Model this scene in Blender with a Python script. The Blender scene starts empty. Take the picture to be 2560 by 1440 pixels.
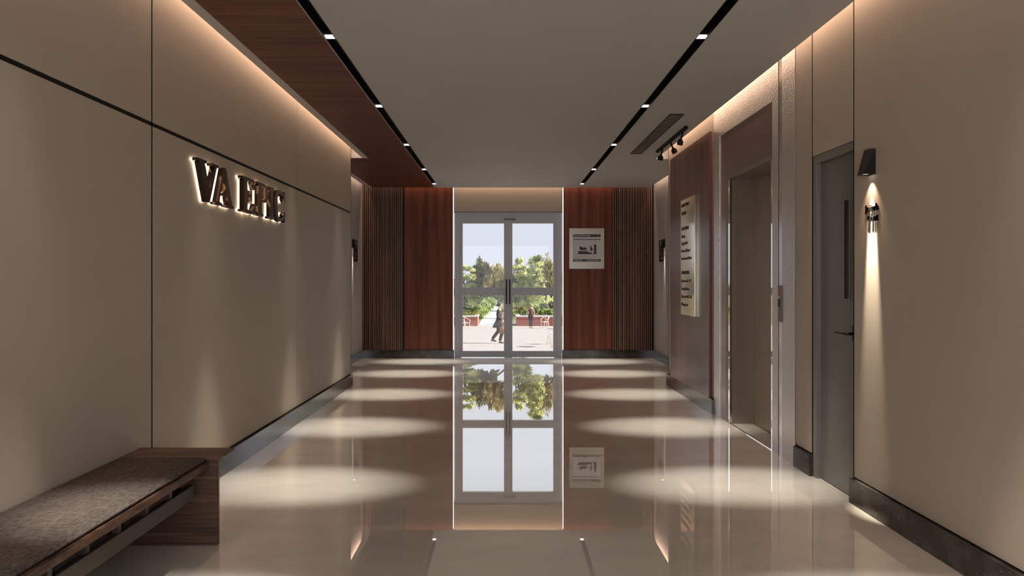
import bpy, bmesh, math, random
from mathutils import Vector, Matrix, noise

random.seed(7)
S = bpy.context.scene
C = S.collection
PI = math.pi

# ------------------------------------------------------------------ camera
cd = bpy.data.cameras.new('camera'); cam = bpy.data.objects.new('camera', cd); C.objects.link(cam)
cam.location = (0, 0, 1.3); cam.rotation_euler = (PI / 2, 0, 0)
cd.sensor_width = 36; cd.lens = 22.5            # 1600 px focal length at 2560 px
cd.shift_x = 22 / 2560; cd.shift_y = -18.5 / 2560
cd.clip_end = 400
S.camera = cam

# ------------------------------------------------------------------ world, sun, view
w = bpy.data.worlds.new('sky'); S.world = w; w.use_nodes = True
nt = w.node_tree; nt.nodes.clear()
out = nt.nodes.new('ShaderNodeOutputWorld'); bg = nt.nodes.new('ShaderNodeBackground')
tc = nt.nodes.new('ShaderNodeTexCoord'); sp = nt.nodes.new('ShaderNodeSeparateXYZ')
cr = nt.nodes.new('ShaderNodeValToRGB')
cr.color_ramp.elements[0].position = 0.0; cr.color_ramp.elements[0].color = (0.85, 0.88, 0.99, 1)
cr.color_ramp.elements[1].position = 0.7; cr.color_ramp.elements[1].color = (0.62, 0.78, 1.0, 1)
e = cr.color_ramp.elements.new(0.30); e.color = (0.94, 0.98, 1.08, 1)
nt.links.new(tc.outputs['Generated'], sp.inputs[0]); nt.links.new(sp.outputs[2], cr.inputs[0])
nt.links.new(cr.outputs[0], bg.inputs[0]); bg.inputs[1].default_value = 0.90
nt.links.new(bg.outputs[0], out.inputs[0])

sd = bpy.data.lights.new('sun', 'SUN'); sd.energy = 12.0; sd.angle = 0.01; sd.color = (1, 0.94, 0.84)
sun = bpy.data.objects.new('sun', sd); C.objects.link(sun); sun.location = (20, 30, 20)
sun.rotation_euler = Vector((-1, 0.05, -0.62)).to_track_quat('-Z', 'Y').to_euler()

vs = S.view_settings
S.display_settings.display_device = 'sRGB'
vs.view_transform = 'Standard'; vs.look = 'None'; vs.gamma = 1; vs.use_curve_mapping = False
vs.exposure = 0.0
S.cycles.max_bounces = 10; S.cycles.diffuse_bounces = 6; S.cycles.glossy_bounces = 5
S.cycles.sample_clamp_indirect = 6; S.cycles.caustics_reflective = False; S.cycles.caustics_refractive = False
S.cycles.use_denoising = True
S.cycles.transparent_max_bounces = 16

WARM = (1.0, 0.69, 0.50); LAMP = (1.0, 0.93, 0.82)

def area(name, loc, sx, sy, power, color, direction=(0, 0, -1), spread=PI, up='Y'):
    d = bpy.data.lights.new(name, 'AREA'); d.shape = 'RECTANGLE'; d.size = sx; d.size_y = sy
    d.energy = power; d.color = color; d.spread = spread
    o = bpy.data.objects.new(name, d); C.objects.link(o); o.location = loc
    o.rotation_euler = Vector(direction).to_track_quat('-Z', up).to_euler()
    return o

COVE = 2.3      # watts per metre of cove
def cove(name, x0, y0, x1, y1, z, k=1.0):
    L = math.hypot(x1 - x0, y1 - y0)
    o = area(name, ((x0 + x1) / 2, (y0 + y1) / 2, z), 0.05, L, COVE * L * k, WARM)
    if abs(x1 - x0) > abs(y1 - y0): o.rotation_euler = (0, 0, PI / 2)
    else: o.rotation_euler = (0, 0, 0)
    return o
cove('cove_light_left', -1.835, -2.9, -1.835, 8.05, 3.05)
cove('cove_light_right', 2.0, -2.9, 2.0, 8.1, 3.05)
cove('cove_light_alcove_left', -2.31, 8.2, -2.31, 10.6, 3.05)
cove('cove_light_alcove_right', 2.475, 8.25, 2.475, 10.6, 3.05)
cove('cove_light_far', -2.1, 10.70, 2.3, 10.70, 3.05)

def daylight_portal():
    d = bpy.data.lights.new('door_portal', 'AREA'); d.shape = 'RECTANGLE'; d.size = 1.8; d.size_y = 2.4
    d.cycles.is_portal = True
    o = bpy.data.objects.new('door_portal', d); C.objects.link(o); o.location = (0.083, 10.95, 1.2)
    o.rotation_euler = Vector((0, -1, 0)).to_track_quat('-Z', 'Z').to_euler()
daylight_portal()
# added fill light for the hall, outside the made-up window behind the camera
area('hall_fill_light', (0.1, -3.35, 1.5), 3.4, 2.5, 100, (0.93, 0.96, 1.0), (0, 1, 0), up='Z')

# ------------------------------------------------------------------ materials
def mat(name, color=(0.5, 0.5, 0.5), rough=0.6, metal=0.0, spec=0.5, emit=None, estr=0.0, coat=0.0):
    m = bpy.data.materials.new(name); m.use_nodes = True
    p = m.node_tree.nodes['Principled BSDF']
    p.inputs['Base Color'].default_value = (*color, 1); p.inputs['Roughness'].default_value = rough
    p.inputs['Metallic'].default_value = metal; p.inputs['Specular IOR Level'].default_value = spec
    p.inputs['Coat Weight'].default_value = coat
    if emit: p.inputs['Emission Color'].default_value = (*emit, 1); p.inputs['Emission Strength'].default_value = estr
    return m

def varied(name, c0, c1, scale=(4, 4, 4), rough=0.6, metal=0.0, detail=4, pos=(0.35, 0.65), bump=0.0, spec=0.5, mid=None, nscale=1.0, dist=0.01):
    """noise driven colour between c0 and c1 in object coordinates"""
    m = mat(name, c0, rough, metal, spec); t = m.node_tree; p = t.nodes['Principled BSDF']
    tc = t.nodes.new('ShaderNodeTexCoord'); mp = t.nodes.new('ShaderNodeMapping'); mp.inputs['Scale'].default_value = scale
    nz = t.nodes.new('ShaderNodeTexNoise'); nz.inputs['Scale'].default_value = nscale; nz.inputs['Detail'].default_value = detail
    r = t.nodes.new('ShaderNodeValToRGB'); r.color_ramp.elements[0].position = pos[0]; r.color_ramp.elements[1].position = pos[1]
    r.color_ramp.elements[0].color = (*c0, 1); r.color_ramp.elements[1].color = (*c1, 1)
    if mid: e = r.color_ramp.elements.new((pos[0] + pos[1]) / 2); e.color = (*mid, 1)
    L = t.links.new
    L(tc.outputs['Object'], mp.inputs[0]); L(mp.outputs[0], nz.inputs['Vector']); L(nz.outputs[0], r.inputs[0]); L(r.outputs[0], p.inputs['Base Color'])
    if bump:
        b = t.nodes.new('ShaderNodeBump'); b.inputs['Strength'].default_value = bump; b.inputs['Distance'].default_value = dist
        L(nz.outputs[0], b.inputs['Height']); L(b.outputs[0], p.inputs['Normal'])
    return m

M = {}
M['wall'] = varied('beige_wall', (0.50, 0.425, 0.345), (0.52, 0.44, 0.36), (2, 2, 2), rough=0.55, spec=0.35)
M['ceiling'] = varied('white_ceiling', (0.60, 0.58, 0.555), (0.62, 0.60, 0.575), (1, 1, 1), rough=0.7, spec=0.2)
M['groove'] = mat('dark_groove', (0.018, 0.014, 0.011), 0.6, spec=0.2)
M['joint'] = mat('black_joint', (0.006, 0.005, 0.004), 0.8, spec=0.1)
M['black'] = mat('black_metal', (0.006, 0.0055, 0.005), 0.5, spec=0.25)
WC = ((0.105, 0.028, 0.013), (0.250, 0.080, 0.040), (0.185, 0.052, 0.025))
M['wood_v'] = varied('red_wood_vertical', WC[0], WC[1], (14, 14, 0.5), rough=0.45, spec=0.25, mid=WC[2], detail=6, pos=(0.3, 0.7), bump=0.05)
M['wood_ceiling'] = varied('red_wood_ceiling', (0.075, 0.022, 0.013), (0.20, 0.072, 0.040), (0.7, 26, 4), rough=0.42, mid=(0.145, 0.047, 0.027), detail=8, pos=(0.3, 0.7), bump=0.05)
M['wood_right'] = varied('brown_red_wood_gloss', (0.10, 0.036, 0.024), (0.20, 0.085, 0.058), (14, 14, 0.5), rough=0.30, mid=(0.15, 0.057, 0.038), detail=6, pos=(0.3, 0.7), bump=0.03)
M['slat'] = varied('slat_wood', (0.15, 0.075, 0.048), (0.32, 0.17, 0.105), (30, 30, 0.6), rough=0.45, detail=5, pos=(0.3, 0.7))
M['slat_back'] = mat('slat_backing', (0.015, 0.006, 0.004), 0.7)
M['walnut'] = varied('bench_walnut', (0.045, 0.022, 0.015), (0.17, 0.088, 0.058), (2.0, 12, 55), rough=0.45, mid=(0.088, 0.043, 0.028), detail=8, pos=(0.3, 0.7), bump=0.08)
M['bench_metal'] = mat('bench_bronze', (0.10, 0.085, 0.075), 0.42, 0.6)
M['frame'] = mat('grey_door_frame', (0.62, 0.62, 0.68), 0.4, 0.0)
M['steel_dark'] = mat('dark_handle', (0.03, 0.028, 0.027), 0.3, 0.8)
M['door_grey'] = mat('grey_janitor_door', (0.175, 0.160, 0.155), 0.42)
M['casing'] = mat('grey_casing', (0.215, 0.195, 0.18), 0.45)
M['transom'] = mat('elevator_brown_gloss', (0.30, 0.19, 0.155), 0.26, 0.5)
M['elev_door'] = mat('elevator_door_bronze', (0.34, 0.27, 0.215), 0.32, 0.5)
M['mirror'] = mat('polished_trim', (0.80, 0.77, 0.74), 0.04, 1.0)
M['smooth_metal'] = mat('smooth_pink_metal', (0.72, 0.60, 0.53), 0.22, 0.85)
M['gold'] = mat('brushed_gold', (0.66, 0.56, 0.43), 0.11, 1.0)
M['plate'] = mat('gold_grey_plate', (0.55, 0.50, 0.42), 0.3, 0.4)
M['ink'] = mat('dark_letter', (0.02, 0.017, 0.015), 0.4)
M['matte_ink'] = mat('matte_letter', (0.003, 0.0025, 0.002), 0.9, spec=0.02)
M['sign_ink'] = mat('sign_lettering', (0.05, 0.042, 0.035), 0.35, 0.3)
M['alcove'] = mat('alcove_wall_daylit_grey', (0.50, 0.475, 0.475), 0.55, spec=0.35)  # cooler than the beige walls: daylight from the doors put into the colour
M['letter'] = mat('dark_bronze_letter', (0.085, 0.055, 0.042), 0.16, 0.85)
M['halo'] = mat('letter_backlight', (0.9, 0.8, 0.7), 0.5, emit=(1.0, 0.80, 0.58), estr=2.6)
M['paper'] = mat('poster_paper', (0.82, 0.78, 0.78), 0.5)
M['white'] = mat('white_paint', (0.8, 0.8, 0.8), 0.45)
M['led'] = mat('led_strip', (1, 1, 1), 0.5, emit=(1.0, 0.88, 0.74), estr=2.2)
M['lamp'] = mat('lamp_face', (1, 1, 1), 0.5, emit=(1.0, 0.93, 0.83), estr=2.0)
M['display'] = mat('red_display', (0.1, 0.0, 0.0), 0.3, emit=(1.0, 0.12, 0.08), estr=0.08)
M['brick'] = None

def metal_textured():
    m = mat('hammered_steel', (0.74, 0.69, 0.66), 0.34, 0.8); t = m.node_tree; p = t.nodes['Principled BSDF']
    tc = t.nodes.new('ShaderNodeTexCoord'); nz = t.nodes.new('ShaderNodeTexNoise'); nz.inputs['Scale'].default_value = 70; nz.inputs['Detail'].default_value = 2
    b = t.nodes.new('ShaderNodeBump'); b.inputs['Strength'].default_value = 0.55; b.inputs['Distance'].default_value = 0.006
    t.links.new(tc.outputs['Object'], nz.inputs['Vector']); t.links.new(nz.outputs[0], b.inputs['Height']); t.links.new(b.outputs[0], p.inputs['Normal'])
    return m
M['metal'] = metal_textured()

def marble_dark():
    m = mat('dark_marble', (0.05, 0.045, 0.042), 0.14, 0.0, 0.6); t = m.node_tree; p = t.nodes['Principled BSDF']; L = t.links.new
    tc = t.nodes.new('ShaderNodeTexCoord')
    n1 = t.nodes.new('ShaderNodeTexNoise'); n1.inputs['Scale'].default_value = 9; n1.inputs['Detail'].default_value = 5
    r1 = t.nodes.new('ShaderNodeValToRGB'); r1.color_ramp.elements[0].color = (0.026, 0.022, 0.021, 1); r1.color_ramp.elements[1].color = (0.085, 0.075, 0.070, 1)
    r1.color_ramp.elements[0].position = 0.4; r1.color_ramp.elements[1].position = 0.72
    v = t.nodes.new('ShaderNodeTexNoise'); v.inputs['Scale'].default_value = 38; v.inputs['Detail'].default_value = 2
    r2 = t.nodes.new('ShaderNodeValToRGB'); r2.color_ramp.elements[0].position = 0.69; r2.color_ramp.elements[1].position = 0.77
    mx = t.nodes.new('ShaderNodeMixRGB'); mx.inputs[2].default_value = (0.32, 0.30, 0.29, 1)
    L(tc.outputs['Object'], n1.inputs['Vector']); L(tc.outputs['Object'], v.inputs['Vector'])
    L(n1.outputs[0], r1.inputs[0]); L(v.outputs[0], r2.inputs[0]); L(r2.outputs[0], mx.inputs[0]); L(r1.outputs[0], mx.inputs[1])
    L(mx.outputs[0], p.inputs['Base Color'])
    return m
M['marble'] = marble_dark()

def floor_mat():
    m = bpy.data.materials.new('polished_marble_floor'); m.use_nodes = True; t = m.node_tree; t.nodes.clear(); L = t.links.new
    o = t.nodes.new('ShaderNodeOutputMaterial'); d = t.nodes.new('ShaderNodeBsdfDiffuse'); g = t.nodes.new('ShaderNodeBsdfGlossy')
    g.inputs['Roughness'].default_value = 0.015; g.inputs['Color'].default_value = (1, 0.985, 0.965, 1)
    mx = t.nodes.new('ShaderNodeMixShader')
    lw = t.nodes.new('ShaderNodeLayerWeight'); lw.inputs['Blend'].default_value = 0.5
    mr = t.nodes.new('ShaderNodeValToRGB')
    e = mr.color_ramp.elements; e[0].position = 0.35; e[0].color = (0.12,) * 3 + (1,); e[1].position = 0.92; e[1].color = (0.88,) * 3 + (1,)
    k = e.new(0.58); k.color = (0.42,) * 3 + (1,)
    k = e.new(0.73); k.color = (0.82,) * 3 + (1,)
    tc = t.nodes.new('ShaderNodeTexCoord'); mp = t.nodes.new('ShaderNodeMapping'); mp.inputs['Scale'].default_value = (0.9, 2.2, 1); mp.inputs['Rotation'].default_value = (0, 0, 0.25)
    n = t.nodes.new('ShaderNodeTexNoise'); n.inputs['Scale'].default_value = 2.2; n.inputs['Detail'].default_value = 9; n.inputs['Roughness'].default_value = 0.65
    r = t.nodes.new('ShaderNodeValToRGB'); r.color_ramp.elements[0].position = 0.3; r.color_ramp.elements[1].position = 0.7
    r.color_ramp.elements[0].color = (0.61, 0.565, 0.50, 1); r.color_ramp.elements[1].color = (0.71, 0.67, 0.60, 1)
    L(tc.outputs['Object'], mp.inputs[0]); L(mp.outputs[0], n.inputs['Vector']); L(n.outputs[0], r.inputs[0]); L(r.outputs[0], d.inputs['Color'])
    mx2 = t.nodes.new('ShaderNodeMixShader'); ad = t.nodes.new('ShaderNodeAddShader'); hf = t.nodes.new('ShaderNodeMath'); hf.operation = 'MULTIPLY'; hf.inputs[1].default_value = 0.45
    L(lw.outputs['Facing'], mr.inputs[0]); L(mr.outputs[0], mx.inputs[0]); L(g.outputs[0], mx.inputs[2]); L(mr.outputs[0], hf.inputs[0]); L(hf.outputs[0], mx2.inputs[0])
    L(d.outputs[0], mx2.inputs[1]); L(mx.outputs[0], ad.inputs[0]); L(mx2.outputs[0], ad.inputs[1]); L(ad.outputs[0], o.inputs[0])
    return m
M['floor'] = floor_mat()

def glass_mat():
    m = bpy.data.materials.new('door_glass'); m.use_nodes = True; t = m.node_tree; t.nodes.clear(); L = t.links.new
    o = t.nodes.new('ShaderNodeOutputMaterial'); a = t.nodes.new('ShaderNodeBsdfTransparent'); g = t.nodes.new('ShaderNodeBsdfGlossy')
    g.inputs['Roughness'].default_value = 0.0; a.inputs[0].default_value = (0.97, 0.98, 0.98, 1)
    mx = t.nodes.new('ShaderNodeMixShader'); mx.inputs[0].default_value = 0.012
    L(a.outputs[0], mx.inputs[1]); L(g.outputs[0], mx.inputs[2]); L(mx.outputs[0], o.inputs[0])
    return m
M['glass'] = glass_mat()

def fabric_mat():
    m = mat('woven_grey_fabric', (0.3, 0.25, 0.22), 0.9, spec=0.15); t = m.node_tree; p = t.nodes['Principled BSDF']; L = t.links.new
    tc = t.nodes.new('ShaderNodeTexCoord')
    outs = []
    for sc in ((26, 420, 1), (300, 40, 1)):
        mp = t.nodes.new('ShaderNodeMapping'); mp.inputs['Scale'].default_value = sc
        n = t.nodes.new('ShaderNodeTexNoise'); n.inputs['Scale'].default_value = 1; n.inputs['Detail'].default_value = 3
        L(tc.outputs['Object'], mp.inputs[0]); L(mp.outputs[0], n.inputs['Vector']); outs.append(n)
    ad = t.nodes.new('ShaderNodeMath'); ad.operation = 'ADD'; L(outs[0].outputs[0], ad.inputs[0]); L(outs[1].outputs[0], ad.inputs[1])
    hf = t.nodes.new('ShaderNodeMath'); hf.operation = 'MULTIPLY'; hf.inputs[1].default_value = 0.5; L(ad.outputs[0], hf.inputs[0])
    r = t.nodes.new('ShaderNodeValToRGB'); r.color_ramp.elements[0].position = 0.36; r.color_ramp.elements[1].position = 0.64
    r.color_ramp.elements[0].color = (0.06, 0.047, 0.043, 1); r.color_ramp.elements[1].color = (0.23, 0.19, 0.17, 1)
    L(hf.outputs[0], r.inputs[0]); L(r.outputs[0], p.inputs['Base Color'])
    b = t.nodes.new('ShaderNodeBump'); b.inputs['Strength'].default_value = 0.4; b.inputs['Distance'].default_value = 0.002
    L(hf.outputs[0], b.inputs['Height']); L(b.outputs[0], p.inputs['Normal'])
    return m
M['fabric'] = fabric_mat()

def brick_mat(name, c1, c2, mortar, scale, bw=0.5, rh=0.25, ms=0.02, horiz=False, rough=0.8):
    m = mat(name, c1, rough, spec=0.2); t = m.node_tree; p = t.nodes['Principled BSDF']; L = t.links.new
    tc = t.nodes.new('ShaderNodeTexCoord'); mp = t.nodes.new('ShaderNodeMapping')
    if not horiz: mp.inputs['Rotation'].default_value = (PI / 2, 0, 0)
    b = t.nodes.new('ShaderNodeTexBrick'); b.inputs['Scale'].default_value = scale
    b.inputs['Color1'].default_value = (*c1, 1); b.inputs['Color2'].default_value = (*c2, 1); b.inputs['Mortar'].default_value = (*mortar, 1)
    b.inputs['Brick Width'].default_value = bw; b.inputs['Row Height'].default_value = rh; b.inputs['Mortar Size'].default_value = ms
    L(tc.outputs['Object'], mp.inputs[0]); L(mp.outputs[0], b.inputs['Vector']); L(b.outputs[0], p.inputs['Base Color'])
    return m
M['brick'] = brick_mat('red_brick', (0.46, 0.14, 0.09), (0.36, 0.10, 0.07), (0.42, 0.25, 0.2), 4, 0.9, 0.3, 0.02)
M['paving'] = brick_mat('pale_paving', (0.37, 0.325, 0.30), (0.345, 0.30, 0.28), (0.26, 0.22, 0.21), 1.4, 0.5, 0.5, 0.012, True)
M['cap'] = mat('white_stone_cap', (0.72, 0.69, 0.66), 0.7)
M['path'] = mat('pale_path', (0.62, 0.60, 0.61), 0.8)
M['lawn'] = varied('lawn', (0.20, 0.24, 0.06), (0.34, 0.36, 0.10), (0.6, 0.6, 0.6), rough=0.9)
M['road'] = mat('road', (0.34, 0.34, 0.37), 0.8)
M['soil'] = mat('soil', (0.16, 0.14, 0.07), 0.9)
M['bark'] = varied('bark', (0.05, 0.035, 0.025), (0.11, 0.08, 0.055), (6, 6, 2), rough=0.9)
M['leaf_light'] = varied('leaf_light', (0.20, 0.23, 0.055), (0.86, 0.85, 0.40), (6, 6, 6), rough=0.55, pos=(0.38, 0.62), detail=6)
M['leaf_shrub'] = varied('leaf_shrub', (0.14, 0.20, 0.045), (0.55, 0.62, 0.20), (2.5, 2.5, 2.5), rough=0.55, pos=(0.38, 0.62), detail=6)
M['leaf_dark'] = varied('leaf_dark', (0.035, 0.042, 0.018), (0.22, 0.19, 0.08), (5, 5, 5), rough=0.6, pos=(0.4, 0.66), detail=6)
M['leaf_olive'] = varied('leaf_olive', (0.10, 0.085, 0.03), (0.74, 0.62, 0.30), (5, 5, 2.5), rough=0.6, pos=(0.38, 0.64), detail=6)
M['chair_white'] = mat('white_tube', (0.78, 0.70, 0.62), 0.4)
M['skin'] = mat('skin', (0.62, 0.36, 0.26), 0.5)
M['hair_dark'] = mat('dark_hair', (0.03, 0.015, 0.01), 0.5)
M['hair_fair'] = mat('fair_hair', (0.50, 0.32, 0.16), 0.6)
M['coat'] = mat('dark_brown_coat', (0.055, 0.04, 0.036), 0.85)
M['trouser'] = mat('dark_trousers', (0.04, 0.030, 0.028), 0.85)
M['top'] = mat('maroon_top', (0.13, 0.045, 0.045), 0.8)
M['jeans'] = mat('charcoal_jeans', (0.035, 0.035, 0.045), 0.8)
M['shoe'] = mat('shoe', (0.06, 0.03, 0.025), 0.4)
M['bag'] = mat('tan_bag', (0.30, 0.14, 0.08), 0.6)
M['car'] = mat('car_paint', (0.10, 0.12, 0.2), 0.25, 0.3)
M['car_blue'] = mat('pale_blue_paint', (0.25, 0.42, 0.75), 0.25, 0.2)
M['carglass'] = mat('car_glass', (0.02, 0.02, 0.03), 0.1)
M['tyre'] = mat('tyre', (0.02, 0.02, 0.02), 0.8)
M['facade'] = mat('white_facade', (0.8, 0.79, 0.8), 0.8)

# ------------------------------------------------------------------ mesh helpers
class MB:
    def __init__(s): s.v = []; s.f = []; s.sm = False
    def box(s, x0, x1, y0, y1, z0, z1, bev=0.0):
        if x0 > x1: x0, x1 = x1, x0
        if y0 > y1: y0, y1 = y1, y0
        if z0 > z1: z0, z1 = z1, z0
        if bev <= 0:
            n = len(s.v)
            s.v += [(x, y, z) for x in (x0, x1) for y in (y0, y1) for z in (z0, z1)]
            s.f += [tuple(n + i for i in q) for q in ((0, 1, 3, 2), (4, 6, 7, 5), (0, 4, 5, 1), (2, 3, 7, 6), (0, 2, 6, 4), (1, 5, 7, 3))]
            return s
        bm = bmesh.new(); bmesh.ops.create_cube(bm, size=1)
        for v in bm.verts: v.co = Vector(((x0 + x1) / 2 + v.co.x * (x1 - x0), (y0 + y1) / 2 + v.co.y * (y1 - y0), (z0 + z1) / 2 + v.co.z * (z1 - z0)))
        bmesh.ops.bevel(bm, geom=bm.edges[:], offset=bev, segments=2, affect='EDGES')
        return s.add_bm(bm)
    def add_bm(s, bm):
        n = len(s.v); bm.verts.index_update()
        s.v += [tuple(v.co) for v in bm.verts]; s.f += [tuple(n + v.index for v in f.verts) for f in bm.faces]; bm.free(); return s
    def prism(s, pts, axis, a, b):
        """extrude a 2-D outline (counter-clockwise or not) along an axis from a to b"""
        n = len(s.v); k = len(pts)
        def P(p, t):
            return {'x': (t, p[0], p[1]), 'y': (p[0], t, p[1]), 'z': (p[0], p[1], t)}[axis]
        s.v += [P(p, a) for p in pts] + [P(p, b) for p in pts]
        s.f += [tuple(range(n, n + k)), tuple(range(n + 2 * k - 1, n + k - 1, -1))]
        s.f += [(n + i, n + (i + 1) % k, n + k + (i + 1) % k, n + k + i) for i in range(k)]
        return s
    def tube(s, pts, r, seg=8, caps=True):
        pts = [Vector(p) for p in pts]; rs = r if isinstance(r, (list, tuple)) else [r] * len(pts)
        n0 = len(s.v); up = None
        for i, p in enumerate(pts):
            d = (pts[min(i + 1, len(pts) - 1)] - pts[max(i - 1, 0)]).normalized()
            if up is None:
                up = Vector((0, 0, 1)) if abs(d.z) < 0.9 else Vector((1, 0, 0))
            a = d.cross(up).normalized(); b = a.cross(d).normalized(); up = b
            for j in range(seg):
                t = 2 * PI * j / seg; s.v.append(tuple(p + (a * math.cos(t) + b * math.sin(t)) * rs[i]))
        for i in range(len(pts) - 1):
            for j in range(seg):
                q = n0 + i * seg; s.f.append((q + j, q + (j + 1) % seg, q + seg + (j + 1) % seg, q + seg + j))
        if caps:
            s.f.append(tuple(range(n0 + seg - 1, n0 - 1, -1))); e = n0 + (len(pts) - 1) * seg; s.f.append(tuple(range(e, e + seg)))
        return s
    def loft(s, rings, seg=16, caps=True):
        """rings: (cx, cy, z, rx, ry[, tilt])"""
        n0 = len(s.v)
        for (cx, cy, z, rx, ry) in rings:
            for j in range(seg):
                t = 2 * PI * j / seg; s.v.append((cx + rx * math.cos(t), cy + ry * math.sin(t), z))
        for i in range(len(rings) - 1):
            for j in range(seg):
                q = n0 + i * seg; s.f.append((q + j, q + (j + 1) % seg, q + seg + (j + 1) % seg, q + seg + j))
        if caps:
            s.f.append(tuple(range(n0 + seg - 1, n0 - 1, -1))); e = n0 + (len(rings) - 1) * seg; s.f.append(tuple(range(e, e + seg)))
        return s
    def ball(s, c, r, seg=14, rings=9):
        rx, ry, rz = r if isinstance(r, tuple) else (r, r, r)
        return s.loft([(c[0], c[1], c[2] - rz * math.cos(PI * i / rings), max(rx * math.sin(PI * i / rings), 1e-4), max(ry * math.sin(PI * i / rings), 1e-4)) for i in range(rings + 1)], seg)
    def build(s, name, m, parent=None, smooth=False, label=None):
        me = bpy.data.meshes.new(name); me.from_pydata(s.v, [], s.f)
        bm = bmesh.new(); bm.from_mesh(me); bmesh.ops.recalc_face_normals(bm, faces=bm.faces[:]); bm.to_mesh(me); bm.free()
        if smooth: me.polygons.foreach_set('use_smooth', [True] * len(me.polygons))
        me.materials.append(m)
        o = bpy.data.objects.new(name, me); C.objects.link(o)
        if parent is not None:
            o.parent = parent
            q = parent; off = Vector((0, 0, 0))
            while q is not None: off += q.location; q = q.parent
            me.transform(Matrix.Translation(-off))
        if label: o['label'] = label
        return o

def tag(o, label=None, cat=None, group=None, kind=None):
    if label: o['label'] = label
    if cat: o['category'] = cat
    if group: o['group'] = group
    if kind: o['kind'] = kind
    return o
def empty(name, loc):
    o = bpy.data.objects.new(name, None); o.empty_display_size = 0.1; C.objects.link(o); o.location = loc; return o
def struct(name, mb, m, smooth=False, parent=None):
    o = mb.build(name, m, parent, smooth)
    if parent is None: o['kind'] = 'structure'
    return o
def box(x0, x1, y0, y1, z0, z1, bev=0.0): return MB().box(x0, x1, y0, y1, z0, z1, bev)

def text_mesh(name, body, size, origin, xdir, ydir, depth, m, parent=None, align='LEFT', bold=0.0, spacing=1.0, xscale=1.0):
    """solid lettering with the built-in font, laid along xdir, upwards along ydir"""
    cu = bpy.data.curves.new(name, 'FONT'); cu.body = body; cu.size = size; cu.align_x = align; cu.extrude = depth / 2; cu.offset = bold
    cu.space_character = spacing; cu.resolution_u = 3
    to = bpy.data.objects.new(name + '_curve', cu); C.objects.link(to)
    dg = bpy.context.evaluated_depsgraph_get(); me = bpy.data.meshes.new_from_object(to.evaluated_get(dg))
    C.objects.unlink(to); bpy.data.objects.remove(to); bpy.data.curves.remove(cu)
    xd = Vector(xdir); yd = Vector(ydir); zd = xd.cross(yd)
    mx = Matrix((( xd.x * xscale, yd.x, zd.x, origin[0]), (xd.y * xscale, yd.y, zd.y, origin[1]), (xd.z * xscale, yd.z, zd.z, origin[2]), (0, 0, 0, 1)))
    me.transform(mx); me.materials.clear(); me.materials.append(m); me.name = name
    o = bpy.data.objects.new(name, me); C.objects.link(o)
    if parent is not None:
        o.parent = parent; off = Vector((0, 0, 0)); q = parent
        while q is not None: off += q.location; q = q.parent
        me.transform(Matrix.Translation(-off))
    return o

# ------------------------------------------------------------------ the shell
YB = -3.0                                        # wall behind the camera
CZ = 2.848; CT = 2.895; TOPZ = 3.10              # ceiling underside, upper side of the board, slab above the coves
struct('floor', box(-2.75, 2.95, YB, 10.98, -0.12, 0.0), M['floor'])

# left wall: dark backing with beige panels and open joints
XL = -1.889
wl = struct('wall_left', box(-2.45, XL - 0.014, YB, 7.925, 0, TOPZ), M['groove'])
ys = [YB, 1.03, 3.4427, 5.871, 7.767, 7.94]; gw = [0, 0.0146, 0.0146, 0.006, 0.006, 0]
for i in range(5):
    y0 = ys[i] + gw[i] / 2; y1 = ys[i + 1] - gw[i + 1] / 2
    for z0, z1 in ((0.150, 2.1305), (2.1525, TOPZ)):
        box(XL - 0.014, XL, y0, y1, z0, z1).build('panel', M['wall'], wl)
box(-2.45, XL, 7.925, 7.94, 0.0, TOPZ).build('panel', M['wall'], wl)
for i in (2, 3, 4): box(XL - 0.014, XL - 0.0015, ys[i] - gw[i] / 2, ys[i] + gw[i] / 2, 0.150, TOPZ).build('joint', M['joint'], wl)
box(XL - 0.014, XL - 0.004, YB, 7.925, 2.1305, 2.1525).build('joint', M['groove'], wl)
struct('baseboard_left', box(XL + 0.024, XL - 0.014, 1.0 - 4, 7.943, 0, 0.142, 0.002), M['marble'])

# alcove left
XAL = -2.358
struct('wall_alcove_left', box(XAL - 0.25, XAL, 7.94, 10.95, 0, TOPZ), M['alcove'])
struct('baseboard_alcove_left', box(XAL + 0.02, XAL, 7.945, 10.725, 0, 0.136), M['marble'])

# right side
XR = 2.057
wr = struct('wall_right', MB().box(XR + 0.014, 2.7, 6.27, 7.955, 0, TOPZ).box(XR + 0.30, 2.7, 4.25, 6.27, 0, TOPZ)
            .box(XR + 0.014, 2.35, 4.24, 4.51, 0, TOPZ).box(XR + 0.014, 2.35, 4.51, 4.78, 0, TOPZ)
            .box(XR + 0.014, 2.35, 4.78, 6.27, 2.75, TOPZ).box(XR + 0.12, 2.7, 3.0, 4.24, 0, TOPZ)
            .box(XR + 0.014, 2.7, 3.0, 4.24, 2.20, TOPZ).box(XR + 0.014, 2.7, YB, 3.748, 0, TOPZ), M['groove'])
def rpanel(y0, y1, z0, z1, m='wall'): return box(XR, XR + 0.014, y0, y1, z0, z1).build('panel', M[m], wr)
rpanel(6.248, 7.97, 0.150, TOPZ)
box(XR, 2.7, 7.955, 7.97, 0, TOPZ).build('panel', M['wall'], wr)
rpanel(4.267, 4.502, 0.150, TOPZ)
rpanel(3.763, 4.2535, 2.124, TOPZ)
rpanel(YB, 3.750, 0.150, TOPZ)
for y0, y1 in ((3.750, 3.763), (4.2535, 4.267), (4.502, 4.508), (4.770, 4.784)): box(XR + 0.0015, XR + 0.014, y0, y1, 0.0, TOPZ).build('joint', M['joint'], wr)
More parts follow.
